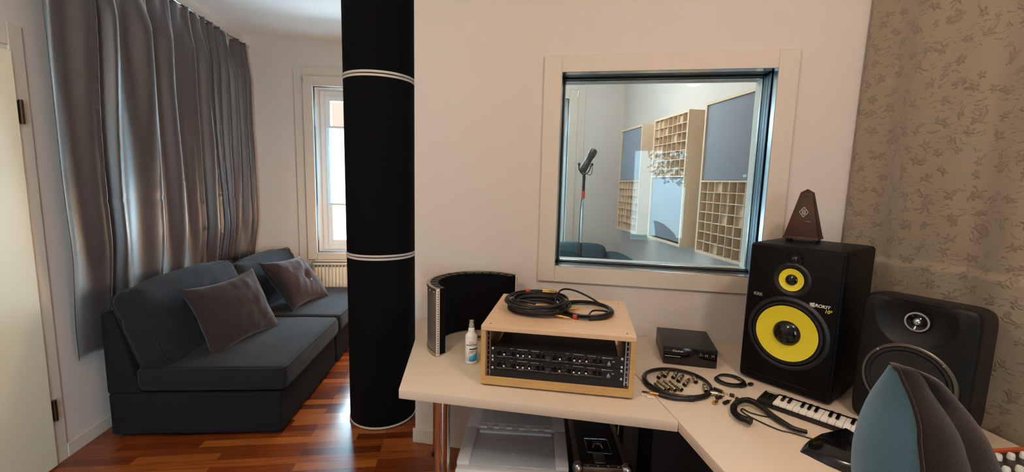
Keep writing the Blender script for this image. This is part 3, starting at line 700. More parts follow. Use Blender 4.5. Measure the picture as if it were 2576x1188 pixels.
# front skin with a wave guide dish around the tweeter
tx, tz, wx2, wz2 = .139, .372-.008, .139, .178
def front(u, v):
    a = 2*pi*u; s = gsec(0)*v; e = .17
    ca, sa = cos(a), sin(a); x = (abs(ca)**e)*(1 if ca >= 0 else -1)*GW/2*s; z = (abs(sa)**e)*(1 if sa >= 0 else -1)*GH/2*s
    X, Z = GW/2+x, GH/2+z; d = sqrt((X-tx)**2+((Z-tz)*1.15)**2); y = -.012*(1-v**4)
    if d < .095: y += .030*(1-(d/.095)**2)**.8
    return (X, y, Z)
mb.grid(front, 96, 34, closed_u=True)
mb.build('cabinet', M['satin'], ge, smooth=1.0)
mb = MB(); mb.lathe([(.0245, .0), (.0255, .004), (.0300, .004), (.0315, .0)], c=(tx, .006, tz), axis=(0, -1, 0)); mb.build('tweeter_ring', M['steel'], ge)
mb = MB(); mb.lathe([(.025, .002), (.015, -.002), (.0115, .001)], c=(tx, .006, tz), axis=(0, -1, 0)); mb.build('tweeter_plate', M['gloss'], ge)
mb = MB(); mb.lathe([(.0125, 0), (.011, .006), (.006, .011), (0, .0125)], c=(tx, .008, tz), axis=(0, -1, 0)); mb.build('tweeter_dome', M['steel'], ge)
mb = MB(); mb.lathe([(.1155, -.004), (.1155, .004), (.112, .008), (.107, .007), (.105, .002), (.105, -.004)], c=(wx2, -.010, wz2), axis=(0, -1, 0), seg=80); mb.build('woofer_ring', M['ringmetal'], ge)
mb = MB(); mb.lathe([(.106, .001), (.103, .006), (.096, .007), (.090, .001)], c=(wx2, -.010, wz2), axis=(0, -1, 0), seg=64); mb.build('woofer_surround', M['grilleblack'], ge)
mb = MB(); mb.lathe([(.091, .001), (.060, .0), (.032, -.001)], c=(wx2, -.014, wz2), axis=(0, -1, 0), seg=64); mb.build('woofer_cone', M['black'], ge)
mb = MB(); mb.lathe([(.033, -.001), (.026, .006), (.012, .012), (0, .013)], c=(wx2, -.014, wz2), axis=(0, -1, 0), seg=48); mb.build('dust_cap', M['black'], ge)
for a in (45, 135, 225, 315):
    mb = MB(); mb.lathe([(.003, 0), (.003, .002), (0, .0025)], c=(wx2+.110*cos(radians(a)), -.0175, wz2+.110*sin(radians(a))), axis=(0, -1, 0), seg=12); mb.build('screw', M['steel'], ge)

# ================================================================ REFLECTION FILTER (curved foam shield)
sh = thing('reflection_filter', 'curved black foam vocal shield with perforated metal back at the left end of the desk', 'acoustic shield', (.10, 1.96, DZ+.003))
A0, A1, SR, SH = radians(216.5), radians(36), .238, .298
def arc(mb, r0, r1, z0, z1, n=56, a0=A0, a1=A1):
    def fn(k):
        a = a0+(a1-a0)*k/n; return a
    rows = []
    for k in range(n+1):
        a = fn(k); rows.append([mb.bm.verts.new((r*cos(a), r*sin(a), z)) for r, z in ((r0, z0), (r1, z0), (r1, z1), (r0, z1))])
    for A, B in zip(rows, rows[1:]):
        for i in range(4): mb.bm.faces.new((A[i], A[(i+1) % 4], B[(i+1) % 4], B[i]))
    mb.bm.faces.new(rows[0]); mb.bm.faces.new(rows[-1][::-1]); return mb
arc(MB(), SR-.004, SR, .006, SH-.006).build('perforated_shell', M['perf'], sh)
arc(MB(), SR-.012, SR+.003, SH-.012, SH).build('rim', M['nickel'], sh); arc(MB(), SR-.006, SR+.003, 0, .014).build('rim', M['nickel'], sh)
arc(MB(), SR-.050, SR-.006, .002, SH-.006, a0=A0-.02, a1=A1+.02).build('foam', M['feltblack'], sh)
mb = MB()
for k in range(15):
    a = A0+(A1-A0)*(k+.12)/15; b = A0+(A1-A0)*(k+.88)/15
    arc(mb, SR-.048, SR-.013, SH-.0055, SH-.0025, n=4, a0=a, a1=b)
mb.build('top_cover', M['black'], sh)
for a, s_ in ((A0, -1), (A1, 1)):
    e = Vector((cos(a), sin(a), 0)); R = Matrix.Rotation(a, 4, 'Z')
    tdir = Vector((-sin(a), cos(a), 0))*(-s_)
    mb = MB(); mb.box(e*(SR-.006) + tdir*.003 + Vector((0, 0, SH/2)), (.017, .004, SH), rz=a, bev=.001); st = mb.build('end_strip', M['trim'], sh)
    mb = MB()
    for k in range(26):
        c = e*(SR-.006) + tdir*.0045; c = Vector((c.x, c.y, .014+k*.0108)); mb.cyl(c, c + tdir*.0012, .0027, seg=8)
    mb.build('hole', M['black'], st)['kind'] = 'stuff'
for a in (A0-.06, A0-.22, A0-.38, A1+.06): MB().ball(((SR+.003)*cos(a), (SR+.003)*sin(a), SH-.016), .0045, seg=10).build('rivet', M['steel'], sh)
mb = MB(); mb.bx(-.075, .12, .0, .012, .004, .010).bx(-.05, .14, -.022, -.010, .004, .010).bx(-.09, -.045, .0, .03, .004, .022, bev=.004); mb.xf(Matrix.Rotation(radians(-12), 4, 'Z') @ Matrix.Translation((.02, .06, 0))); mb.build('mounting_bracket', M['nickel'], sh)

# ================================================================ SPRAY BOTTLE
bo = thing('spray_bottle', 'white disinfectant spray bottle with blue label, between foam shield and wooden rack', 'bottle', (.057, 1.752, DZ+.001))
MB().lathe([(0, 0), (.021, 0), (.0245, .003), (.0255, .008), (.0255, .112), (.0245, .120), (.018, .128), (.0145, .131), (.0145, .134), (0, .134)]).build('body', M['bottle'], bo)
MB().lathe([(0, .1335), (.0135, .1335), (.0135, .148), (.0105, .152), (0, .152)]).build('collar', M['bottle'], bo)
MB().lathe([(0, .151), (.0105, .151), (.0105, .166), (.0085, .169), (.0085, .179), (.0095, .180), (.0095, .182), (0, .182)]).build('spray_cap', M['ltgrey'], bo)
def wrap(mb, a0, a1, z0, z1, r=.0258, n=16, dz=0):
    return mb.grid(lambda u, v: (r*sin(a0+(a1-a0)*u), -r*cos(a0+(a1-a0)*u), z0+(z1-z0)*v + (dz*(u*u) if v > .5 else 0)), n, 3)
mb = MB(); wrap(mb, -1.25, 1.25, .012, .112, .02575); lb = mb.build('label', M['label'], bo, mods=[('SOLIDIFY', {'thickness': .0003})])
mb = MB(); wrap(mb, -.35, 1.2, .014, .036, .0261, dz=.022); mb.build('blue_field', M['blue'], lb, mods=[('SOLIDIFY', {'thickness': .0003})])
mb = MB(); wrap(mb, -.32, 1.15, .064, .069, .0262); wrap(mb, -.30, .5, .056, .058, .0262); wrap(mb, -.30, .3, .050, .052, .0262); mb.build('print_bars', M['hinge'], lb, mods=[('SOLIDIFY', {'thickness': .0003})])
for z in (.018, .032, .046): MB().ball((-.0258*sin(.35), -.0258*cos(.35), z), .0048, sc=(1, .12, 1), seg=12).build('print_dot', M['peach'], lb)
MB().ball((0, -.0258, .094), .011, sc=(1, .1, .8), seg=14).build('print_dot', M['peach'], lb)
def bend(o, r):
    for v in o.data.vertices: a = v.co.x/r; d = r - v.co.y*0 ; yy = -(r + (-v.co.y - r)); rr = -v.co.y; v.co.x = rr*sin(a); v.co.y = -rr*cos(a)
tx_ = text('SAGROTAN', .0088, at_front(0, -.0263, .083), 'lettering', M['gloss'], lb, bold=True, depth=.0002); bend(tx_, .0263)

# ================================================================ PLYWOOD RACK WITH TWO PREAMPS
RW_, RD, RH = .556, .47, .233
rk = thing('rack_case', 'birch plywood rack box standing on the left half of the desk', 'rack', (.085, 1.541, DZ), radians(-16))
for x, y in ((.03, .03), (RW_-.03, .03), (.03, RD-.03), (RW_-.03, RD-.03)): MB().cyl((x, y, 0), (x, y, .0085), .014, seg=16).build('foot', M['black'], rk)
tp = MB().bx(0, RW_, 0, RD, RH-.018, RH, bev=.0015).build('top_board', M['ply'], rk, smooth=0)
for x, y in ((.03, .03), (RW_-.03, .03), (.03, RD-.05), (RW_-.03, RD-.05)): MB().cyl((x, y, RH), (x, y, RH+.0006), .0035, seg=12).build('screw', M['hinge'], tp)
for x in (0, RW_-.018): MB().bx(x, x+.018, .002, RD, .026, RH-.018, bev=.001).build('side_board', M['plyedge'], rk, smooth=0)
bb_ = MB().bx(0, RW_, 0, RD, .008, .026, bev=.0015).build('bottom_board', M['plyedge'], rk, smooth=0)
MB().prism([(0, 0), (.016, 0), (0, .014)], .018, RW_-.018).xf(Matrix(((0, 0, 1, 0), (1, 0, 0, .004), (0, 1, 0, .026), (0, 0, 0, 1)))).build('lower_lip', M['plyedge'], rk, smooth=0)
for x0, x1 in ((.0185, .034), (RW_-.034, RW_-.0185)):
    o_ = MB().bx(x0, x1, .016, .019, .028, RH-.02).build('rack_rail', M['steel'], rk, smooth=0)
    xm = x0+.004 if x0 > .1 else x0+.0055
    mb = MB().bx(x0+.004, x1-.004, .0148, .0156, .028, RH-.02)
    mb.build('slot', M['gloss'], o_, smooth=0)
    mb = MB()
    for k in range(10): mb.cyl(((x0+x1)/2, .0145, .04+k*.019), ((x0+x1)/2, .013, .04+k*.019), .0028, seg=10)
    mb.build('rail_nut', M['steel'], o_)
def preamp(z0, lb):
    u = thing('microphone_preamp', lb, 'audio device', rk_M @ Vector((.0365, .006, z0)), radians(-16), 'one-unit preamps in the plywood rack')
    MB().bx(0, .483, 0, .006, .0006, .0438, bev=.0008).build('front_panel', M['black'], u, smooth=0)
    MB().bx(.022, .461, .0062, .34, .001, .0434, bev=.001).build('chassis', M['black'], u, smooth=0)
    for x in (.0085, .4745):
        for z in (.007, .037): MB().ball((x, -.001, z), .0052, sc=(1, .7, 1), seg=14).build('mounting_screw', M['steel'], u)
    for base in (.0, .2035):
        for f in (.053, .104, .1235, .147):
            k = MB().cyl((base+f, 0, .0215), (base+f, -.012, .0215), .0052, .0045, seg=20).build('knob', M['gloss'], u)
            MB().cyl((base+f, -.0121, .0215), (base+f, -.0132, .0215), .0033, seg=16).build('knob_cap', M['white'], k)
        for f, r in ((.034, .008), (.088, .007), (.178, .0075), (.196, .006)):
            k = MB().cyl((base+f, 0, .022), (base+f, -.013, .022), r, r*.88, seg=24).build('knob', M['gloss'], u)
        for f in (.068, .094, .135, .162, .187): MB().bx(base+f-.0028, base+f+.0028, -.003, 0, .020, .0255, bev=.0005).build('push_button', M['black'], u, smooth=0)
    mb = MB(); P = lambda a, b, z, h=.0012: mb.bx(a, b, -.0006, 0, z, z+h)
    for base in (.0, .2035):
        P(base+.022, base+.212, .0088, .0006); P(base+.026, base+.046, .0062); P(base+.105, base+.122, .0058)
        P(base+.072, base+.084, .0392, .0016); P(base+.100, base+.138, .0385, .002); P(base+.150, base+.180, .0372, .002); P(base+.188, base+.194, .036)
        for f in (.028, .045, .062, .08, .09, .10, .12, .14, .16, .175, .205): P(base+f-.002, base+f+.002, .031, .0007)
        for f in (.066, .092, .133, .160, .186): P(base+f-.003, base+f+.005, .0180, .0005); P(base+f-.003, base+f-.0025, .0180, .008); P(base+f+.0048, base+f+.0053, .0180, .008)
        for f in (.05, .07, .11, .13, .15, .17, .19): P(base+f, base+f+.010, .0092, .0012)
    for z in (.012, .019, .006): P(.206, .221, z, .0008)
    mb.build('panel_print', M['ltgrey'], u, smooth=0)
    mb = MB(); mb.bx(.405, .417, -.0007, 0, .035, .0368); mb.bx(.417, .442, -.0007, 0, .0355, .0365); mb.build('name_bar', M['white'], u, smooth=0)
    mb = MB(); mb.hull([(.423, -.0007, .011), (.437, -.0007, .011), (.437, 0, .011), (.423, 0, .011), (.4298, -.0007, .0255), (.4302, -.0007, .0255), (.4302, 0, .0255), (.4298, 0, .0255)]); mb.bx(.441, .449, -.0007, 0, .022, .026); mb.bx(.424, .436, -.0007, 0, .0075, .0087); mb.build('triangle_mark', M['ltgrey'], u, smooth=0)
rk_M = Matrix.Translation((.085, 1.541, DZ)) @ Matrix.Rotation(radians(-16), 4, 'Z')
preamp(.1105, 'black one-unit preamp with white-capped knobs, upper of two in the plywood rack')
preamp(.0660, 'black one-unit preamp with white-capped knobs, lower of two in the plywood rack')
bp_ = tag(MB().bx(.0365, .5195, .006, .012, .028, .0655, bev=.001).xf(rk_M).build('blank_panel', M['black'], smooth=0), 'plain black blank panel below the two preamps in the rack', 'rack panel')

# ================================================================ CABLES
def coil_pts(c, R, n, z0, dz, sq=1.0, seed=0, per=14, jit=.010, ph=0):
    rnd = random.Random(seed); P = []
    tot = n*per; jr = [rnd.uniform(-1, 1) for _ in range(n+2)]; jx = [rnd.uniform(-1, 1) for _ in range(n+2)]; jy = [rnd.uniform(-1, 1) for _ in range(n+2)]
    for k in range(tot):
        t = k/per; i = int(t); f = t-i; J = lambda A: A[i]*(1-f)+A[i+1]*f
        a = 2*pi*t+ph; r = R + jit*J(jr)
        P.append((c[0]+jit*J(jx)+r*cos(a), c[1]+jit*J(jy)+r*sq*sin(a), z0+dz*t/n + .25*dz*noise.noise(Vector((t*1.7, seed, 0)))*(t > 1)))
    return P
def plug(parent, a, d, mtl='gold', L=.028, r=.0048, sleeve=.03):
    a = Vector(a); d = Vector(d).normalized()
    MB().cyl(a, a+d*sleeve, r, r*1.15, seg=16).build('plug_sleeve', M[mtl], parent)
    k = MB().cyl(a+d*sleeve, a+d*(sleeve+L), .0032, seg=14).cyl(a+d*(sleeve+L), a+d*(sleeve+L+.004), .0032, .0008, seg=14).build('plug_tip', M[mtl], parent)
RT = DZ+RH
c1 = thing('cable', 'thick coil of black audio cable on the left of the wooden rack top', 'cable', (.325, 1.72, RT))
MB().tube(coil_pts((0, 0), .118, 13, .006, .048, seed=3, jit=.016), .0042, seg=8, smooth=2).build('cable_loops', M['cable'], c1)
MB().tube(coil_pts((.004, .004), .100, 6, .010, .040, seed=9, jit=.014, ph=2), .0040, seg=8, smooth=2).build('cable_loops', M['cable'], c1)
plug(c1, (.055, -.105, .012), (.9, -.55, -.05)); plug(c1, (.045, .110, .058), (.9, -.35, .0)); plug(c1, (.040, .090, .056), (.9, -.30, .0))
MB().tube([(-.03, .118, .052), (-.012, .122, .053)], .0075, smooth=0, seg=12).build('tape_band', M['red'], c1)
MB().tube([(-.02, -.075, .050), (-.06, -.045, .052), (-.09, -.02, .048)], lambda t: .0055, smooth=4).build('cable_tie', M['cable'], c1)
c2 = thing('cable', 'thin black cable loop with red band, right side of the wooden rack top', 'cable', (.525, 1.68, RT))
MB().tube(coil_pts((0, 0), .104, 4, .006, .018, seed=21, jit=.010, ph=2.6), .0042, seg=8, smooth=3).build('cable_loops', M['cable'], c2)
MB().tube([(-.110, .0, .012), (-.12, .05, .040), (-.085, .10, .070), (-.03, .115, .066), (.03, .085, .045), (.085, .04, .016), (.100, -.005, .010)], .0042, seg=8).build('cable_arc', M['cable'], c2)
MB().tube([(-.02, -.085, .012), (.01, -.045, .020), (.05, -.035, .018), (.09, -.035, .010)], .0040, seg=8).build('cable_arc', M['cable'], c2)
MB().tube([(-.098, .03, .012), (-.100, .0, .012), (-.088, -.045, .012), (-.07, -.078, .012)], .0095, seg=12).build('strain_sleeve', M['cable'], c2)
MB().tube([(-.072, -.076, .012), (-.060, -.088, .012)], .0125, smooth=0, seg=16).build('tape_band', M['red'], c2)
MB().tube([(-.02, -.108, .010), (.04, -.098, .010), (.075, -.07, .010)], .0085, seg=12).build('cable_tie', M['cable'], c2)
plug(c2, (-.115, .045, .034), (.25, -.6, -.25), 'steel', L=.02); plug(c2, (-.075, .02, .010), (.9, .1, 0), 'gold', L=.02)
c3 = thing('cable', 'black coiled cable lying round a heap of metal connectors on the desk', 'cable', (.838, 1.492, DZ))
MB().tube(coil_pts((0, 0), .119, 4, .0055, .010, seed=33, jit=.008, ph=3.7), .0042, seg=8, smooth=3).build('cable_loops', M['cable'], c3)
MB().tube([(-.112, -.083, .009), (-.075, -.112, .009), (-.01, -.124, .009), (.05, -.110, .009), (.082, -.088, .009)], .0078, seg=12).build('bundled_cable', M['cable'], c3)
MB().tube([(-.022, -.123, .009), (-.004, -.125, .009)], .0100, smooth=0, seg=12).build('cable_tie', M['cable'], c3)
plug(c3, (-.112, -.083, .009), (-.9, .62, -.08), 'gold', L=.03, sleeve=.028)
MB().cyl((.082, -.088, .010), (.105, -.098, .010), .0085, seg=18).build('connector', M['nickel'], c3)
c4 = thing('cable', 'small neat coil of thin black cable beside the tall loudspeaker', 'cable', (1.062, 1.502, DZ))
MB().tube(coil_pts((0, 0), .050, 5, .004, .010, sq=.92, seed=44, jit=.006), .0026, seg=8, smooth=2).build('cable_loops', M['cable'], c4)
MB().tube([(.01, -.052, .006), (.035, -.045, .006), (.048, -.022, .006)], .0055, seg=10).build('cable_tie', M['cable'], c4)
MB().box((.062, -.038, .008), (.020, .013, .008), rz=radians(20), bev=.0015).build('plug', M['black'], c4)
# connectors
XL_ = [(.748, 1.492, .758, 1.432, 'front row, leftmost'), (.768, 1.511, .780, 1.440, 'front row, second from left'), (.795, 1.512, .800, 1.432, 'front row, third from left'), (.816, 1.508, .826, 1.434, 'front row, rightmost'),
       (.819, 1.580, .787, 1.540, 'back left corner of the heap'), (.856, 1.598, .817, 1.550, 'back of the heap, second from left'), (.891, 1.588, .845, 1.535, 'back of the heap, third from left'), (.897, 1.555, .850, 1.505, 'middle of the heap'),
       (.903, 1.518, .858, 1.472, 'middle of the heap, nearer the viewer'), (.936, 1.550, .915, 1.492, 'right side of the heap, farther one'), (.935, 1.470, .912, 1.415, 'right side of the heap, nearer one')]
for a, b, c, d, w in XL_:
    dx, dy = c-a, d-b; L = sqrt(dx*dx+dy*dy)
    t = thing('xlr_connector', 'silver audio connector inside the cable ring, '+w, 'connector', (a, b, DZ+.0092), atan2(dy, dx), 'silver connectors inside the cable ring')
    MB().lathe([(0, 0), (.0045, 0), (.0065, .004), (.0085, .022), (.0088, L*.55), (.0080, L*.56), (.0080, L*.60), (.0088, L*.61), (.0090, L-.001), (.0080, L), (.0074, L-.001), (.0074, L-.010), (0, L-.010)], axis=(1, 0, 0), seg=24).build('shell', M['nickel'], t)
    MB().cyl((L-.0099, 0, 0), (L-.006, 0, 0), .0072, seg=16).build('insert', M['gloss'], t)
    MB().bx(L*.62, L-.008, -.0025, .0025, .0078, .0094, bev=.0005).build('latch', M['steel'], t)
# jack adapters
for i, (a, b, c, d, w) in enumerate([(.958, 1.442, .985, 1.398, 'farthest of the heap'), (.925, 1.372, .962, 1.383, 'left middle'), (.893, 1.338, .918, 1.352, 'nearest left'), (.930, 1.335, .968, 1.352, 'nearest middle'), (1.000, 1.362, .985, 1.345, 'rightmost'), (.990, 1.392, 1.006, 1.376, 'right middle')]):
    dx, dy = c-a, d-b; L = sqrt(dx*dx+dy*dy)
    t = thing('jack_adapter', 'black and gold jack adapter between the coils, '+w, 'adapter', (a, b, DZ+.0068), atan2(dy, dx), 'jack adapters between the cable coils')
    MB().lathe([(0, 0), (.0055, 0), (.0065, .002), (.0065, L*.62), (.0050, L*.66), (0, L*.66)], axis=(1, 0, 0), seg=18).build('body', M['black'] if i != 2 else M['gold'], t)
    MB().lathe([(0, L*.65), (.0042, L*.65), (.0040, L*.7), (.0028, L*.72), (.0026, L), (.0008, L+.003), (0, L+.003)], axis=(1, 0, 0), seg=14).build('tip', M['gold'], t)
for i, (a, b, an) in enumerate(((.676, 1.418, -40), (.690, 1.400, -25))):
    t = thing('cable_clip', ['small clear plastic clip on the desk seam, farther of two', 'small clear plastic clip on the desk seam, nearer of two'][i], 'clip', (a, b, DZ+.0005), radians(an), 'clear clips beside the jack plug')
    MB().tube([(-.012, 0, .003), (0, .002, .003), (.011, 0, .003), (.013, -.004, .003)], .0022, seg=8).build('clip', M['bottle'], t)
    MB().bx(-.012, -.006, -.003, .003, .0, .005, bev=.001).build('end', M['label'], t)

# gooseneck with its own thin lead
gn = thing('gooseneck', 'thick black bendable gooseneck lying in a hook on the desk', 'gooseneck', (1.0, 1.25, DZ))
def L_(p, z=None): return (p[0]-1.0, p[1]-1.25, p[2] if z is None else z)
gp = [L_((.925, 1.200, .022)), L_((.912, 1.222, .020)), L_((.918, 1.262, .018)), L_((.950, 1.302, .020)), L_((.992, 1.318, .024)), L_((1.022, 1.308, .022)), L_((1.034, 1.272, .016)), L_((1.037, 1.230, .012)), L_((1.043, 1.190, .012)), L_((1.052, 1.158, .012)), L_((1.080, 1.138, .011))]
MB().tube(gp, lambda t: .0098 if t < .75 else .0098-.009*(t-.75)*1.6, seg=14).build('flexible_arm', M['cable'], gn)
mb = MB(); P_ = catmull([Vector(p) for p in gp], False, 8)
for i in range(2, len(P_)-16, 1):
    if i < 22 or 34 < i < 46:
        d = (P_[i+1]-P_[i-1]).normalized(); mb.cyl(P_[i]-d*.0009, P_[i]+d*.0009, .0108, seg=14)
mb.build('rib', M['satin'], gn)['kind'] = 'stuff'
mb = MB(); d = (Vector(gp[0])-Vector(gp[1])).normalized(); mb.cyl(Vector(gp[0]), Vector(gp[0])+d*.010, .0135, .0125, seg=18); mb.build('end_cap', M['black'], gn)
MB().tube([L_((1.036, 1.326, .004)), L_((1.052, 1.308, .003)), L_((1.060, 1.272, .003)), L_((1.035, 1.243, .003)), L_((.990, 1.270, .003)), L_((.975, 1.296, .005)), L_((.962, 1.280, .004)), L_((.975, 1.235, .003)), L_((1.008, 1.172, .003)), L_((1.04, 1.150, .003)), L_((1.075, 1.118, .003)), L_((1.088, 1.109, .004))], .0022, seg=8).build('lead', M['cable'], gn)
# wedge shaped device
wd = thing('desk_controller', 'glossy black wedge-shaped device on the desk beside the chair', 'device', (1.09, 1.04, DZ))
mb = MB(); pts = [(.990, 1.062), (1.026, 1.090), (1.080, 1.100), (1.188, 1.112), (1.19, .985), (1.060, .930), (1.020, 1.000)]
v = mb.hull([(p[0]-1.09, p[1]-1.04, .001) for p in pts] + [(p[0]-1.09+(1.10-p[0])*.16, p[1]-1.04+(1.04-p[1])*.16, .014+.030*min(1, max(0, (p[0]-.99)/.12))) for p in pts]); mb._bev(v, .003, 2); mb.build('body', M['gloss'], wd)

# ================================================================ EXTERNAL BOX (dark audio unit by the wall)
ps = thing('audio_interface', 'black desktop box with front lettering, between the wooden rack and the tall loudspeaker', 'audio device', (.872, 1.692, DZ), radians(-19.6))
mb = MB(); v = mb.hull([(.004, 0, .006), (.221, 0, .006), (.224, .244, .006), (.0, .244, .006), (.004, 0, .080), (.221, 0, .080), (.224, .244, .082), (0, .244, .082)]); mb._bev(v, .003, 2); mb.build('housing', M['caseblk'], ps)
MB().bx(.006, .219, -.004, .001, .004, .078, bev=.002).build('front_panel', M['gloss'], ps)
for x in (.02, .205):
    for y in (.02, .22): MB().cyl((x, y, 0), (x, y, .008), .010, seg=14).build('foot', M['grilleblack'], ps)
text('iControl', .012, at_front(.062, -.0045, .063), 'lettering', M['white'], ps)
text('— · —', .008, at_front(.026, -.0045, .063), 'lettering', M['ltgrey'], ps)
MB().bx(.012, .075, -.0046, -.0038, .038, .0395).build('light_bar', M['white'], ps, smooth=0)
mb = MB(); mb.lathe([(.011, 0), (.0105, .006), (0, .007)], c=(.108, -.004, .058), axis=(0, -1, 0), seg=24); mb.build('knob', M['gloss'], ps)
mb = MB()
for k in range(9): a = radians(20+k*17.5); mb.box((.108+.017*cos(a), -.0042, .058+.017*sin(a)), (.002, .0006, .0008))
mb.bx(.148, .163, -.0046, -.0038, .052, .053).bx(.152, .158, -.0046, -.0038, .058, .0595).bx(.152, .158, -.0046, -.0038, .062, .063)
for x in (.177, .202): mb.bx(x-.005, x-.003, -.0046, -.0038, .050, .060).bx(x+.003, x+.005, -.0046, -.0038, .050, .060).bx(x-.002, x+.002, -.0046, -.0038, .054, .056)
mb.build('panel_print', M['ltgrey'], ps, smooth=0)

# ================================================================ MINI KEYBOARD
kb = thing('mini_keyboard', 'small black controller keyboard with white mini keys in front of the loudspeaker', 'keyboard', (1.051, 1.332, DZ), radians(-53.5))
mb = MB(); mb.bx(0, .327, 0, .098, .002, .021, bev=.003); mb.build('body', M['black'], kb)
wk = .0195
for i in range(14):
    x = .050+i*wk
    MB().bx(x+.0006, x+wk-.0006, -.0015, .075, .0195, .0275, bev=.0012).build('white_key', M['bottle'], kb)
for i in range(14):
    if i % 7 in (2, 6) or i == 13: continue
    x = .050+(i+1)*wk
    MB().bx(x-.0048, x+.0048, .032, .077, .024, .0335, bev=.0012).build('black_key', M['gloss'], kb)
for x in (.012, .030):
    for y in (.030, .052, .074): MB().bx(x-.006, x+.006, y-.008, y+.006, .021, .0235, bev=.001).build('function_button', M['gloss'], kb)
MB().bx(.008, .040, .086, .090, .021, .0214).build('name_strip', M['white'], kb, smooth=0)
MB().bx(.045, .325, .0785, .096, .021, .024, bev=.001).build('rear_ledge', M['satin'], kb)

# ================================================================ MIXER at the right edge
mxr = thing('mixing_console', 'mixer with pale knobs and orange rear edge at the right end of the desk', 'mixer', (1.36, .50, DZ))
mb = MB(); v = mb.hull([(0, 0, .002), (.30, 0, .002), (.30, .43, .002), (0, .43, .002), (0, 0, .030), (.30, 0, .030), (.30, .43, .060), (0, .43, .060)]); mb._bev(v, .003, 2); mb.build('body', M['mixer'], mxr)
MB().bx(-.004, .304, .428, .440, .002, .066, bev=.002).build('rear_edge', M['orange'], mxr)
kk = []
for i in range(7):
    for j in range(8):
        y = .405-j*.045; z = .030+.030*y/.43
        MB().lathe([(0, 0), (.0085, 0), (.0080, .012), (.0060, .016), (0, .016)], c=(.03+i*.040, y, z), seg=14).build('knob', M['mixknob'], mxr)

# ================================================================ OFFICE CHAIR (backrest seen edge on)
CH = [[(0.759,0.646,1.195),(0.748,0.633,1.200),(0.760,0.630,1.201),(0.770,0.635,1.199)],
[(0.766,0.657,1.181),(0.753,0.627,1.195),(0.776,0.619,1.198),(0.793,0.628,1.193)],
[(0.783,0.682,1.150),(0.758,0.622,1.179),(0.795,0.615,1.181),(0.835,0.625,1.175)],
[(0.805,0.715,1.106),(0.764,0.614,1.159),(0.815,0.616,1.156),(0.878,0.636,1.144)],
[(0.832,0.750,1.052),(0.770,0.606,1.134),(0.839,0.614,1.127),(0.925,0.649,1.104)],
[(0.828,0.755,1.013),(0.775,0.600,1.107),(0.849,0.601,1.103),(0.936,0.633,1.080)],
[(0.826,0.757,0.976),(0.777,0.597,1.080),(0.856,0.591,1.080),(0.944,0.620,1.056)],
[(0.827,0.756,0.940),(0.780,0.593,1.053),(0.861,0.584,1.054),(0.951,0.610,1.031)],
[(0.829,0.753,0.908),(0.783,0.590,1.028),(0.865,0.578,1.032),(0.956,0.603,1.008)],
[(0.839,0.742,0.814),(0.789,0.582,0.952),(0.873,0.565,0.959),(0.965,0.587,0.934)],
[(0.852,0.727,0.714),(0.796,0.572,0.870),(0.880,0.554,0.880),(0.974,0.573,0.852)],
[(0.862,0.717,0.614),(0.802,0.567,0.640),(0.880,0.550,0.640),(0.974,0.566,0.625)]]
ch = thing('office_chair', 'upholstered high-back chair at the bottom right, seen from the side of its pointed backrest', 'chair', (.95, .45, 0))
cb = Vector((.95, .45, 0)); base = [[Vector(p)-cb for p in row] for row in CH]
cols = [catmull([r[k] for r in base], False, 4) for k in range(4)]
def strip(name, m_, A, B, bulge, inner, depth, nseg=12, parent=ch):
    # closed section: outer arc A->B swelling by `bulge`, back through the inner line
    mb = MB(); rows = []
    for i in range(len(A)):
        a, b = A[i], B[i]; mid = (a+b)/2; w = (b-a).length
        out = Vector((-(b-a).y, (b-a).x, 0));  out = out.normalized() if out.length > 1e-6 else Vector((0, -1, 0))
        if out.dot(Vector((-mid.x-cb.x, -mid.y-cb.y, 0))) < 0: out = -out
        ring_ = [a.lerp(b, k/nseg) + out*bulge*w*sin(pi*k/nseg)**.8 for k in range(nseg+1)]
        far = mid - out*min(depth, w*.9+.004)
        ring_ += [b.lerp(far, .5), far, far.lerp(a, .5)]
        rows.append([mb.bm.verts.new(p) for p in ring_])
    n = len(rows[0])
    for R1, R2 in zip(rows, rows[1:]):
        for k in range(n): mb.bm.faces.new((R1[k], R1[(k+1) % n], R2[(k+1) % n], R2[k]))
    mb.bm.faces.new(rows[0]); mb.bm.faces.new(rows[-1][::-1])
    return mb.build(name, m_, parent, smooth=.9)
strip('back_shell', M['chaircool'], cols[0], cols[1], .12, None, .10)
strip('back_cushion', M['chairfab'], cols[1], cols[2], .16, None, .12)
strip('side_bolster', M['chairfab'], cols[2], cols[3], .22, None, .12)
MB().tube([p + Vector((-.001, -.003, 0)) for p in cols[1]], .0035, seg=8, smooth=0).build('piping', M['chairfab'], ch)
b = MB(); rounded_block(b, (.46, .46, .09), .035, (.01, .01, .015), n=16, nz=(.002, 6), c=(.09, -.08, .48)); b.build('seat', M['chairfab'], ch)
MB().tube([(-.0, .12, .42), (-.04, .22, .46), (-.07, .22, .62), (-.06, .19, .80)], .018, seg=12).build('back_bar', M['black'], ch)
MB().cyl((.09, -.08, .09), (.09, -.08, .44), .026, seg=20).build('gas_lift', M['chrome'], ch)
for k in range(5):
    a = 2*pi*k/5+.3; lg = MB().tube([(.09, -.08, .10), (.09+.28*cos(a), -.08+.28*sin(a), .065)], .018, smooth=0, seg=10).build('leg', M['black'], ch)
    MB().cyl((.09+.28*cos(a)-.012, -.08+.28*sin(a), .028), (.09+.28*cos(a)+.012, -.08+.28*sin(a), .028), .028, seg=18).build('castor', M['black'], lg)

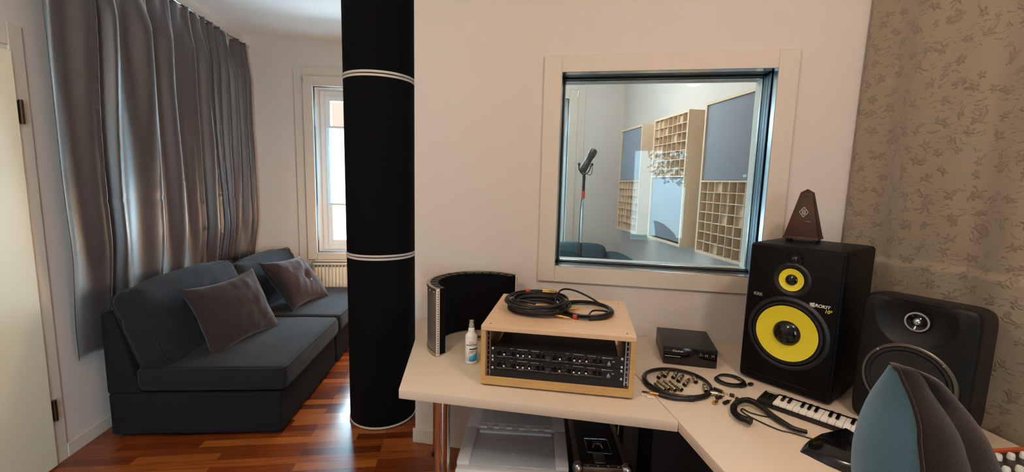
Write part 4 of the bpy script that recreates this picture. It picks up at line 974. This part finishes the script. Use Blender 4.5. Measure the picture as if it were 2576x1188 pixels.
# ================================================================ UNDER THE DESK
bi = thing('storage_bin', 'pale grey plastic bin with hinged flip lid under the left end of the desk', 'bin', (.0, 1.548, 0), radians(-10.5))
BW, BD, BH = .425, .54, .415
mb = MB(); v = mb.hull([(.03, .04, 0), (BW-.03, .04, 0), (BW-.03, BD-.02, 0), (.03, BD-.02, 0), (.0, .0, BH-.03), (BW, .0, BH-.03), (BW, BD, BH-.03), (0, BD, BH-.03)]); mb._bev(v, .02, 3); mb.build('tub', M['bin'], bi)
mb = MB(); a, b2 = .045, .275
mb.bx(-.006, BW+.006, -.006, .035, BH-.04, BH-.012, bev=.010, seg=3); mb.bx(-.006, .045, .03, b2, BH-.035, BH, bev=.006); mb.bx(BW-.045, BW+.006, .03, b2, BH-.035, BH, bev=.006)
mb.bx(-.006, BW+.006, b2+.002, BD+.006, BH-.035, BH, bev=.006); mb.build('lid_frame', M['bin'], bi)
mb = MB(); mb.bx(.044, BW-.044, .030, b2-.003, BH-.022, BH-.009, bev=.003); fl = mb.build('flap', M['binlid'], bi)
mb = MB(); mb.bx(.055, BW-.055, b2-.030, b2-.004, BH-.012, BH-.001, bev=.004); mb.build('flap_ridge', M['bin'], fl)
for k in range(6): MB().bx(.055+k*.057, .085+k*.057, b2-.006, b2+.010, BH-.006, BH+.006, bev=.003).build('hinge_lug', M['bin'], bi)
MB().ball((BW/2, .11, BH-.009), .006, sc=(1, 1, .5), seg=12).build('knob', M['binlid'], fl)
MB().bx(.05, BW-.05, b2+.03, BD-.02, BH-.001, BH+.002, bev=.001).build('rear_panel', M['binlid'], bi)
fc = thing('flight_case', 'black flight case with metal edges and ball corners under the desk beside the bin', 'case', (.462, 1.525, 0), radians(-9))
FW, FD, FH = .215, .50, .400
MB().bx(.006, FW-.006, .006, FD-.006, .006, FH-.006).build('body', M['caseblk'], fc, smooth=0)
for x in (0, FW-.022):
    for z in (0, FH-.022): MB().bx(x, x+.022, .01, FD-.01, z, z+.022, bev=.002).build('edge_rail', M['alu'], fc)
for z in (0, FH-.022):
    for y in (0, FD-.022): MB().bx(.01, FW-.01, y, y+.022, z, z+.022, bev=.002).build('edge_rail', M['alu'], fc)
for x in (0, FW-.022):
    for y in (0, FD-.022): MB().bx(x, x+.022, y, y+.022, .01, FH-.01, bev=.002).build('edge_rail', M['alu'], fc)
for x in (.012, FW-.012):
    for y in (.012, FD-.012):
        for z in (.016, FH-.010): MB().ball((x, y, z), .0235, seg=18).build('ball_corner', M['steel'], fc)
lt = MB(); lt.bx(.055, .160, .09, .20, FH-.0065, FH-.002, bev=.001); lt = lt.build('latch_dish', M['gloss'], fc)
MB().tube([(.060, .095, FH-.001), (.060, .195, FH-.001), (.150, .195, FH-.001), (.158, .185, FH-.001), (.158, .095, FH-.001)], .0022, smooth=0, seg=8, closed=True).build('latch_rim', M['steel'], lt)
MB().bx(.080, .125, .03, .10, FH-.006, FH+.001, bev=.002).build('latch_tongue', M['alu'], lt)
MB().tube([(.085, .125, FH), (.095, .140, FH+.010), (.118, .140, FH+.010), (.128, .125, FH)], .003, seg=8).build('latch_wing', M['steel'], lt)
for x in (.05, .09, .13, .17): MB().ball((x, .012, FH-.0005), .005, sc=(1, 1, .6), seg=10).build('rivet', M['steel'], fc)
bc2 = thing('shade_fill_case', 'large black case added to keep the space under the desk dark, right of the flight case', 'case', (.735, 1.455, 0), radians(-17.3))  # added black body standing in for the darkness under the desk
MB().bx(0, .72, 0, .38, .012, .62, bev=.006).build('body', M['satin'], bc2)
for x in (.05, .67):
    for y in (.05, .33): MB().cyl((x, y, 0), (x, y, .014), .016, seg=12).build('foot', M['grilleblack'], bc2)
MB().bx(-.003, .723, .03, .055, .45, .46, bev=.001).build('seam_strip', M['caseblk'], bc2)
MB().tube([(.30, -.004, .50), (.30, -.03, .49), (.42, -.03, .49), (.42, -.004, .50)], .006, smooth=0).build('handle', M['black'], bc2)

# ================================================================ BOOTH BEHIND THE GLASS
XP, XW = 1.622, 1.745
def wall_panel(y0, y1, z0, z1, lb, grid_low, seed):
    Wd, Hh, D = y1-y0, z1-z0, XW-XP
    t = thing('diffuser_panel', lb, 'acoustic panel', (XW, y0, z0), 0, 'wood and fabric acoustic panels on the booth wall')
    b = .018; mb = MB()
    mb.bx(-D, -.001, 0, b, 0, Hh).bx(-D, -.001, Wd-b, Wd, 0, Hh).bx(-D, -.001, b, Wd-b, 0, b).bx(-D, -.001, b, Wd-b, Hh-b, Hh); mb.build('frame', M['boothwood'], t, smooth=0)
    MB().bx(-.012, -.002, b, Wd-b, b, Hh-b).build('back_board', M['boothwood'], t, smooth=0)
    zm = .48 if grid_low else Hh-.48
    g0, g1 = (b, zm) if grid_low else (zm, Hh-b)
    f0, f1 = (zm, Hh-b) if grid_low else (b, zm)
    MB().bx(-D+.010, -.02, b+.001, Wd-b-.001, f0+.012, f1-.001, bev=.004).build('fabric', M['boothfab'], t)
    MB().bx(-D, -.002, b, Wd-b, zm, zm+.010).build('divider', M['boothwood'], t, smooth=0)
    nc, nr = 7, 7; cw = (Wd-2*b)/nc; rh = (g1-g0)/nr; mb = MB()
    for i in range(1, nc): mb.bx(-D+.004, -.012, b+i*cw-.0025, b+i*cw+.0025, g0, g1)
    for j in range(1, nr): mb.bx(-D+.004, -.012, b, Wd-b, g0+j*rh-.0025, g0+j*rh+.0025)
    mb.build('cell_grid', M['boothwood'], t, smooth=0)
    rnd = random.Random(seed); mb = MB()
    for i in range(nc):
        for j in range(nr):
            d = rnd.choice((0, 0, .02, .035, .05, .05, .075, .09))
            if d: mb.bx(-.012-d, -.012, b+i*cw+.003, b+(i+1)*cw-.003, g0+j*rh+.003, g0+(j+1)*rh-.003)
    mb.build('well_blocks', M['boothwood'], t, smooth=0)
    if seed == 3: MB().bx(-D+.0085, -D+.010, .10, .135, f0+.03, f0+.045).build('maker_plate', M['steel'], t, smooth=0)
wall_panel(3.79, 4.31, 1.05, 2.04, 'far wood diffuser panel on the booth wall, grid below grey fabric', True, 1)
wall_panel(3.00, 3.555, 1.05, 2.045, 'middle wood diffuser panel on the booth wall, grid above grey fabric', False, 2)
wall_panel(2.22, 2.79, 1.05, 2.05, 'nearest wood diffuser panel on the booth wall, large grey fabric above the grid', True, 3)
mic = thing('microphone', 'dark broadcast microphone tilted on top of the booth stand', 'microphone', (.995, 3.4, 1.60))
R = Matrix.Rotation(radians(28), 4, 'Y') @ Matrix.Identity(4)
mb = MB(); mb.lathe([(0, -.035), (.020, -.033), (.027, -.024), (.029, -.01), (.029, .045), (.026, .052), (.026, .10), (.030, .108), (.031, .150), (.026, .166), (.014, .172), (0, .173)], seg=28); mb.xf(Matrix.Translation((-.008, 0, .02)) @ R); mb.build('body', M['black'], mic)
mb = MB(); mb.tube([(-.048, 0, .055), (-.046, 0, .01), (-.010, 0, -.028), (.032, 0, -.002), (.048, 0, .045)], .0055, seg=8); mb.build('yoke', M['black'], mic)
for x in (-.050, .056): MB().cyl((x-.008, 0, .052), (x+.008, 0, .052), .011, seg=16).build('yoke_knob', M['black'], mic)
MB().tube([(-.02, 0, -.005), (.05, .01, -.03), (.062, .01, .03), (.035, .01, .075)], .0028, seg=8).build('cable', M['cable'], mic)
ms = thing('microphone_stand', 'black straight microphone stand in the booth behind the glass', 'microphone stand', (.990, 3.4, 0))
MB().lathe([(0, 0), (.125, 0), (.125, .012), (.05, .022), (0, .022)]).build('round_base', M['black'], ms)
MB().cyl((0, 0, .02), (0, 0, 1.02), .011, seg=16).build('lower_tube', M['black'], ms)
MB().cyl((0, 0, 1.02), (0, 0, 1.50), .008, seg=16).build('upper_tube', M['steel'], ms)
MB().cyl((0, 0, 1.38), (0, 0, 1.44), .014, seg=16).build('clutch', M['red'], ms)
MB().cyl((0, 0, 1.44), (0, 0, 1.575), .012, seg=16).build('mount', M['black'], ms)
MB().tube([(.012, .0, 1.55), (-.016, .0, 1.30), (-.018, 0, .9), (-.014, 0, .4), (-.03, 0, .03)], .003, seg=6).build('cable', M['cable'], ms)
bs = thing('booth_sofa', 'dark teal sofa at the back of the booth', 'sofa', (.30, 3.66, 0))
b = MB(); rounded_block(b, (1.20, .76, .26), .03, (0, 0, .005), n=14, nz=(.002, 5), c=(.62, .40, .19)); b.build('base', M['teal'], bs, smooth=1)
b = MB(); rounded_block(b, (1.18, .20, .56), .07, (.01, .03, .02), n=18, nz=(.008, 5), seed=4, c=(.62, .66, .60)); b.build('back_cushion', M['teal'], bs, smooth=1)
b = MB(); rounded_block(b, (1.16, .58, .14), .045, (.01, .01, .02), n=18, nz=(.004, 5), seed=5, c=(.62, .28, .39)); b.build('seat_cushion', M['teal'], bs, smooth=1)
b = MB(); rounded_block(b, (.16, .60, .50), .05, (.01, .01, .02), n=14, nz=(.003, 5), seed=6, c=(1.30, .46, .54)); b.build('armrest', M['teal'], bs, smooth=1)
for x in (.1, 1.14):
    for y in (.08, .70): MB().cyl((x, y, 0), (x, y, .07), .02, seg=12).build('foot', M['black'], bs)

# ================================================================ OUTSIDE THE WINDOWS
gd = struct(MB().bx(-14, 14, -16, YR-.4, -.9, -.8).build('trim_9', M['leaf'], smooth=0)); gd.name = 'ground'
ho = thing('house', 'pale house with a red roof across the street, seen through the window by the sofa', 'building', (-4.5, 15, -.8))
MB().bx(-6, 9, 0, 5, 0, 3.9).build('wall', M['house'], ho, smooth=0)
mb = MB(); v = mb.hull([(-6.3, -.4, 3.9), (9.3, -.4, 3.9), (9.3, 5.4, 3.9), (-6.3, 5.4, 3.9), (-6.3, 2.3, 6.2), (9.3, 2.3, 6.2), (9.3, 2.7, 6.2), (-6.3, 2.7, 6.2)]); mb.build('roof', M['roof'], ho, smooth=0)
tr_ = thing('tree', 'leafy tree outside the rear window, seen reflected in the booth glass', 'tree', (.9, -6.5, -.8))
MB().tube([(0, 0, 0), (.05, 0, 1.2), (-.05, .05, 2.2), (.1, 0, 3.2)], lambda t: .14-.09*t, seg=10).tube([(0, 0, 1.6), (-.5, .1, 2.4), (-1.0, .1, 3.0)], .04, seg=8).tube([(0, 0, 1.9), (.5, .1, 2.6), (.9, .1, 3.4)], .04, seg=8).build('trunk', M['bark'], tr_)
mb = MB(); rnd = random.Random(5)
for k in range(2200):
    c = rnd.choice(((-.9, 0, 3.0, .7), (.8, 0, 3.3, .7), (0, 0, 3.6, .8), (-.3, .2, 2.6, .6), (.5, .1, 2.5, .45)))
    d = Vector((rnd.gauss(0, 1), rnd.gauss(0, 1), rnd.gauss(0, 1))).normalized()*c[3]*rnd.random()**.4
    p = Vector(c[:3])+d; u = Vector((rnd.gauss(0, 1), rnd.gauss(0, 1), rnd.gauss(0, 1))).normalized(); w = u.orthogonal().normalized(); s_ = .05+.03*rnd.random()
    mb.bm.faces.new([mb.bm.verts.new(q) for q in (p-u*s_, p-w*s_*.5, p+u*s_, p+w*s_*.5)])
mb.build('crown', M['leaf'], tr_, smooth=0)
